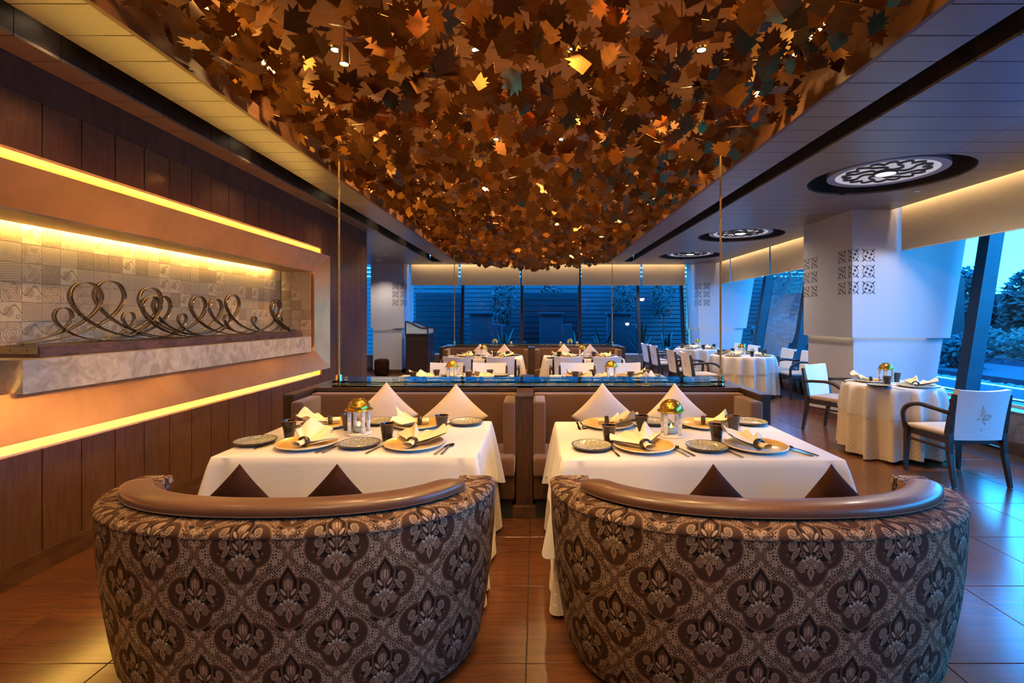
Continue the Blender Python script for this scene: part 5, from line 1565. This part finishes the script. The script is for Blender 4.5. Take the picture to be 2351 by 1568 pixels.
# slatted fence and dark shuttered panels behind the back windows
YF = 17.2
fz = empty('slatted_fence', (4, YF, 0), label='horizontal slatted fence behind the garden planting', cat='fence')
sl = MB().box(-1.24, 1.24, 0, .025, 0, .115).mesh('fence_slat', M['slat'])
for bay in range(8):
    x = -6.6 + 2.55*bay + 1.24
    for k in range(24):
        link(sl, 'slat', fz, (x - 4, 0, .10 + .150*k))
    MB().box(-.04, .04, -.05, .05, 0, 3.75).build('post', M['pier'], fz, (x - 1.275 - 4, .06, -.1))
for x0, x1, l in ((-3.95, -2.35, 'dark shuttered panel behind the leftmost back window'), (-.45, 1.40, 'dark shuttered panel behind the middle back window')):
    d = empty('shutter_panel', ((x0+x1)/2, 15.9, 0), label=l, cat='shutter', group='dark garden shutters')
    w = (x1-x0)/2
    MB().box(-w, w, 0, .05, 0, 2.28).build('leaf', M['gate'], d)
    for k in range(12): MB().box(-w+.03, w-.03, -.012, 0, .06+.18*k, .20+.18*k).build('slat', M['gate'], d)
for x, l in ((-1.72, 'left'), (.48, 'middle'), (2.62, 'right')):
    p_ = empty('planter_pier', (x, 15.3, 0), label=f'{l} stepped stone planter pier outside the back window', cat='pier', group='stone planter piers')
    rbox('shaft', -.36, .36, -.2, .2, -.14, 1.55, .01, M['pier'], p_); rbox('shoulder', .36, .66, -.2, .2, -.14, 1.25, .01, M['pier'], p_); rbox('cap', -.40, .40, -.24, .24, 1.55, 1.62, .01, M['pier'], p_)

def cloud(b, c, r, n, size, rr, flat=.0):
    for k in range(n):
        while True:
            x, y, z = rr.uniform(-1, 1), rr.uniform(-1, 1), rr.uniform(-1, 1)
            d = x*x+y*y+z*z
            if d < 1 and d > .25: break
        p = Vector((c[0]+x*r[0], c[1]+y*r[1], c[2]+z*r[2])); s = size*rr.uniform(.6, 1.3)
        a = Vector((rr.uniform(-1, 1), rr.uniform(-1, 1), rr.uniform(-1, 1))).normalized(); e = a.orthogonal().normalized()
        b.poly([p - a*s, p + e*s*.42, p + a*s, p - e*s*.42])
def shrub(x, y, r, h, n, size, mat, name, label, cat, grp, seed, trunk=0.0):
    rr = random.Random(seed); root = empty(name, (x, y, -.14), label=label, cat=cat, group=grp)
    b = MB(); cloud(b, (0, 0, trunk + (h-trunk)/2), (r, r, (h-trunk)/2), n, size, rr)
    me = b.mesh('foliage', mat, fix=False); link(me, 'foliage', root)
    b = MB()
    for k in range(3 if trunk < .3 else 1):
        a = rr.uniform(0, 6); b.tube([(0, 0, 0), (.05*math.cos(a), .05*math.sin(a), h*.35), (.15*r*math.cos(a), .15*r*math.sin(a), h*.7)], [.05, .035, .02] if trunk else [.02, .015, .01], 6)
    b.build('stem', M['bark'], root)
def strap_plant(x, y, h, n, label, seed, spread=.3):
    rr = random.Random(seed); root = empty('strap_leaf_plant', (x, y, -.14), label=label, cat='plant', group='strap-leaved garden plants')
    for k in range(n):
        a = rr.uniform(0, 2*PI); L = h*rr.uniform(.7, 1.1); s_ = spread*rr.uniform(.4, 1.1); b = MB()
        pts = []
        for t in range(7):
            w = t/6; pts.append(Vector((math.cos(a)*s_*w*w*h, math.sin(a)*s_*w*w*h, L*(w - .35*s_*w*w))))
        wd = Vector((-math.sin(a), math.cos(a), 0))
        for t, p in enumerate(pts):
            ww = .045*math.sin(PI*(t+.6)/7.2)+.004
            b.v += [tuple(p + wd*ww), tuple(p - wd*ww)]
        b.f = [(2*i, 2*i+1, 2*i+3, 2*i+2) for i in range(6)]
        b.build('leaf', M['leafmid'], root)
places = ['left of the first planter pier', 'right of the first planter pier', 'between first and middle piers', 'just left of the middle pier', 'right of the middle pier', 'left of the right pier', 'right of the right pier', 'in front of the corner column window', 'at the right end of the back planting']
for k, (x, h) in enumerate(((-2.7, .9), (-.95, 1.35), (-.45, 1.0), (.15, .8), (1.25, 1.15), (2.05, 1.3), (3.15, 1.45), (3.95, 1.2), (4.75, 1.3))):
    strap_plant(x, 14.35 + .12*(k % 3), h, 13, f'strap-leaved plant {places[k]}', 100+k)
for k, (x, h, tr, l) in enumerate(((-1.1, 3.1, 1.2, 'slender tree against the fence, second back window'), (.55, 3.0, 1.3, 'slender dark tree behind the middle back window'), (3.0, 3.2, 1.3, 'bushy slender tree behind the fourth back window'), (4.35, 3.1, 1.5, 'bushy tree at the right end of the back fence'))):
    shrub(x, 16.58, .42, h, 420, .085, M['leafdark'], 'garden_tree', l, 'tree', 'small trees by the fence', 200+k, tr)
for k, (x, l) in enumerate(((-3.2, 'low clipped shrub outside the leftmost back window'), (3.75, 'low clipped shrub left in front of the corner column'), (4.45, 'low clipped shrub right in front of the corner column'))):
    shrub(x, 13.95, .32, .78, 420, .06, M['leafmid'], 'clipped_shrub', l, 'shrub', 'low clipped shrubs', 230+k)
# planting along the right side
k = 0
for (x, y, r, h, tr, l) in ((7.2, 14.2, .9, 1.7, 0, 'dense bush beyond the far right windows'), (8.6, 15.6, 1.1, 3.6, 1.0, 'tall tree beyond the far right windows'), (11.6, 15.4, 1.2, 4.0, .8, 'wide tree past the near column'), (9.24, 13.9, .5, 1.1, 0, 'round shrub past the far right mullion'),
                          (12.3, 13.9, .55, 1.15, 0, 'round shrub at the pool deck corner')):
    shrub(x, y, r, h, 900, .12, M['leafdark'], 'garden_bush', l, 'bush', 'garden bushes at right', 300+k, tr); k += 1
for i in range(9):
    yy = 9.5 + 2.6*i; hh = (4.1, 3.4, 3.9, 3.3, 3.7, 4.0, 3.5, 4.2, 3.8)[i]
    shrub(20.3 + .3*math.sin(i*2.1), yy, 1.08, hh, 2400, .2, M['leafdark'], 'boundary_tree', f'{("first","second","third","fourth","fifth","sixth","seventh","eighth","ninth")[i]} dark boundary tree from the right beyond the pool', 'tree', 'boundary trees beyond the pool', 330+i, .2)
for i in range(7):
    shrub(17.6, 11.5 + 1.9*i, .85, 1.3, 900, .12, M['leafmid'], 'pool_shrub', f'{("first","second","third","fourth","fifth","sixth","seventh")[i]} low shrub from the right on the pool edge', 'shrub', 'low shrubs on the pool edge', 360+i)
struct(MB().box(22.0, 22.2, -10, 40, -.14, 2.6).build('boundary_wall', M['leafdark']), 'dark overgrown boundary wall behind the pool trees')
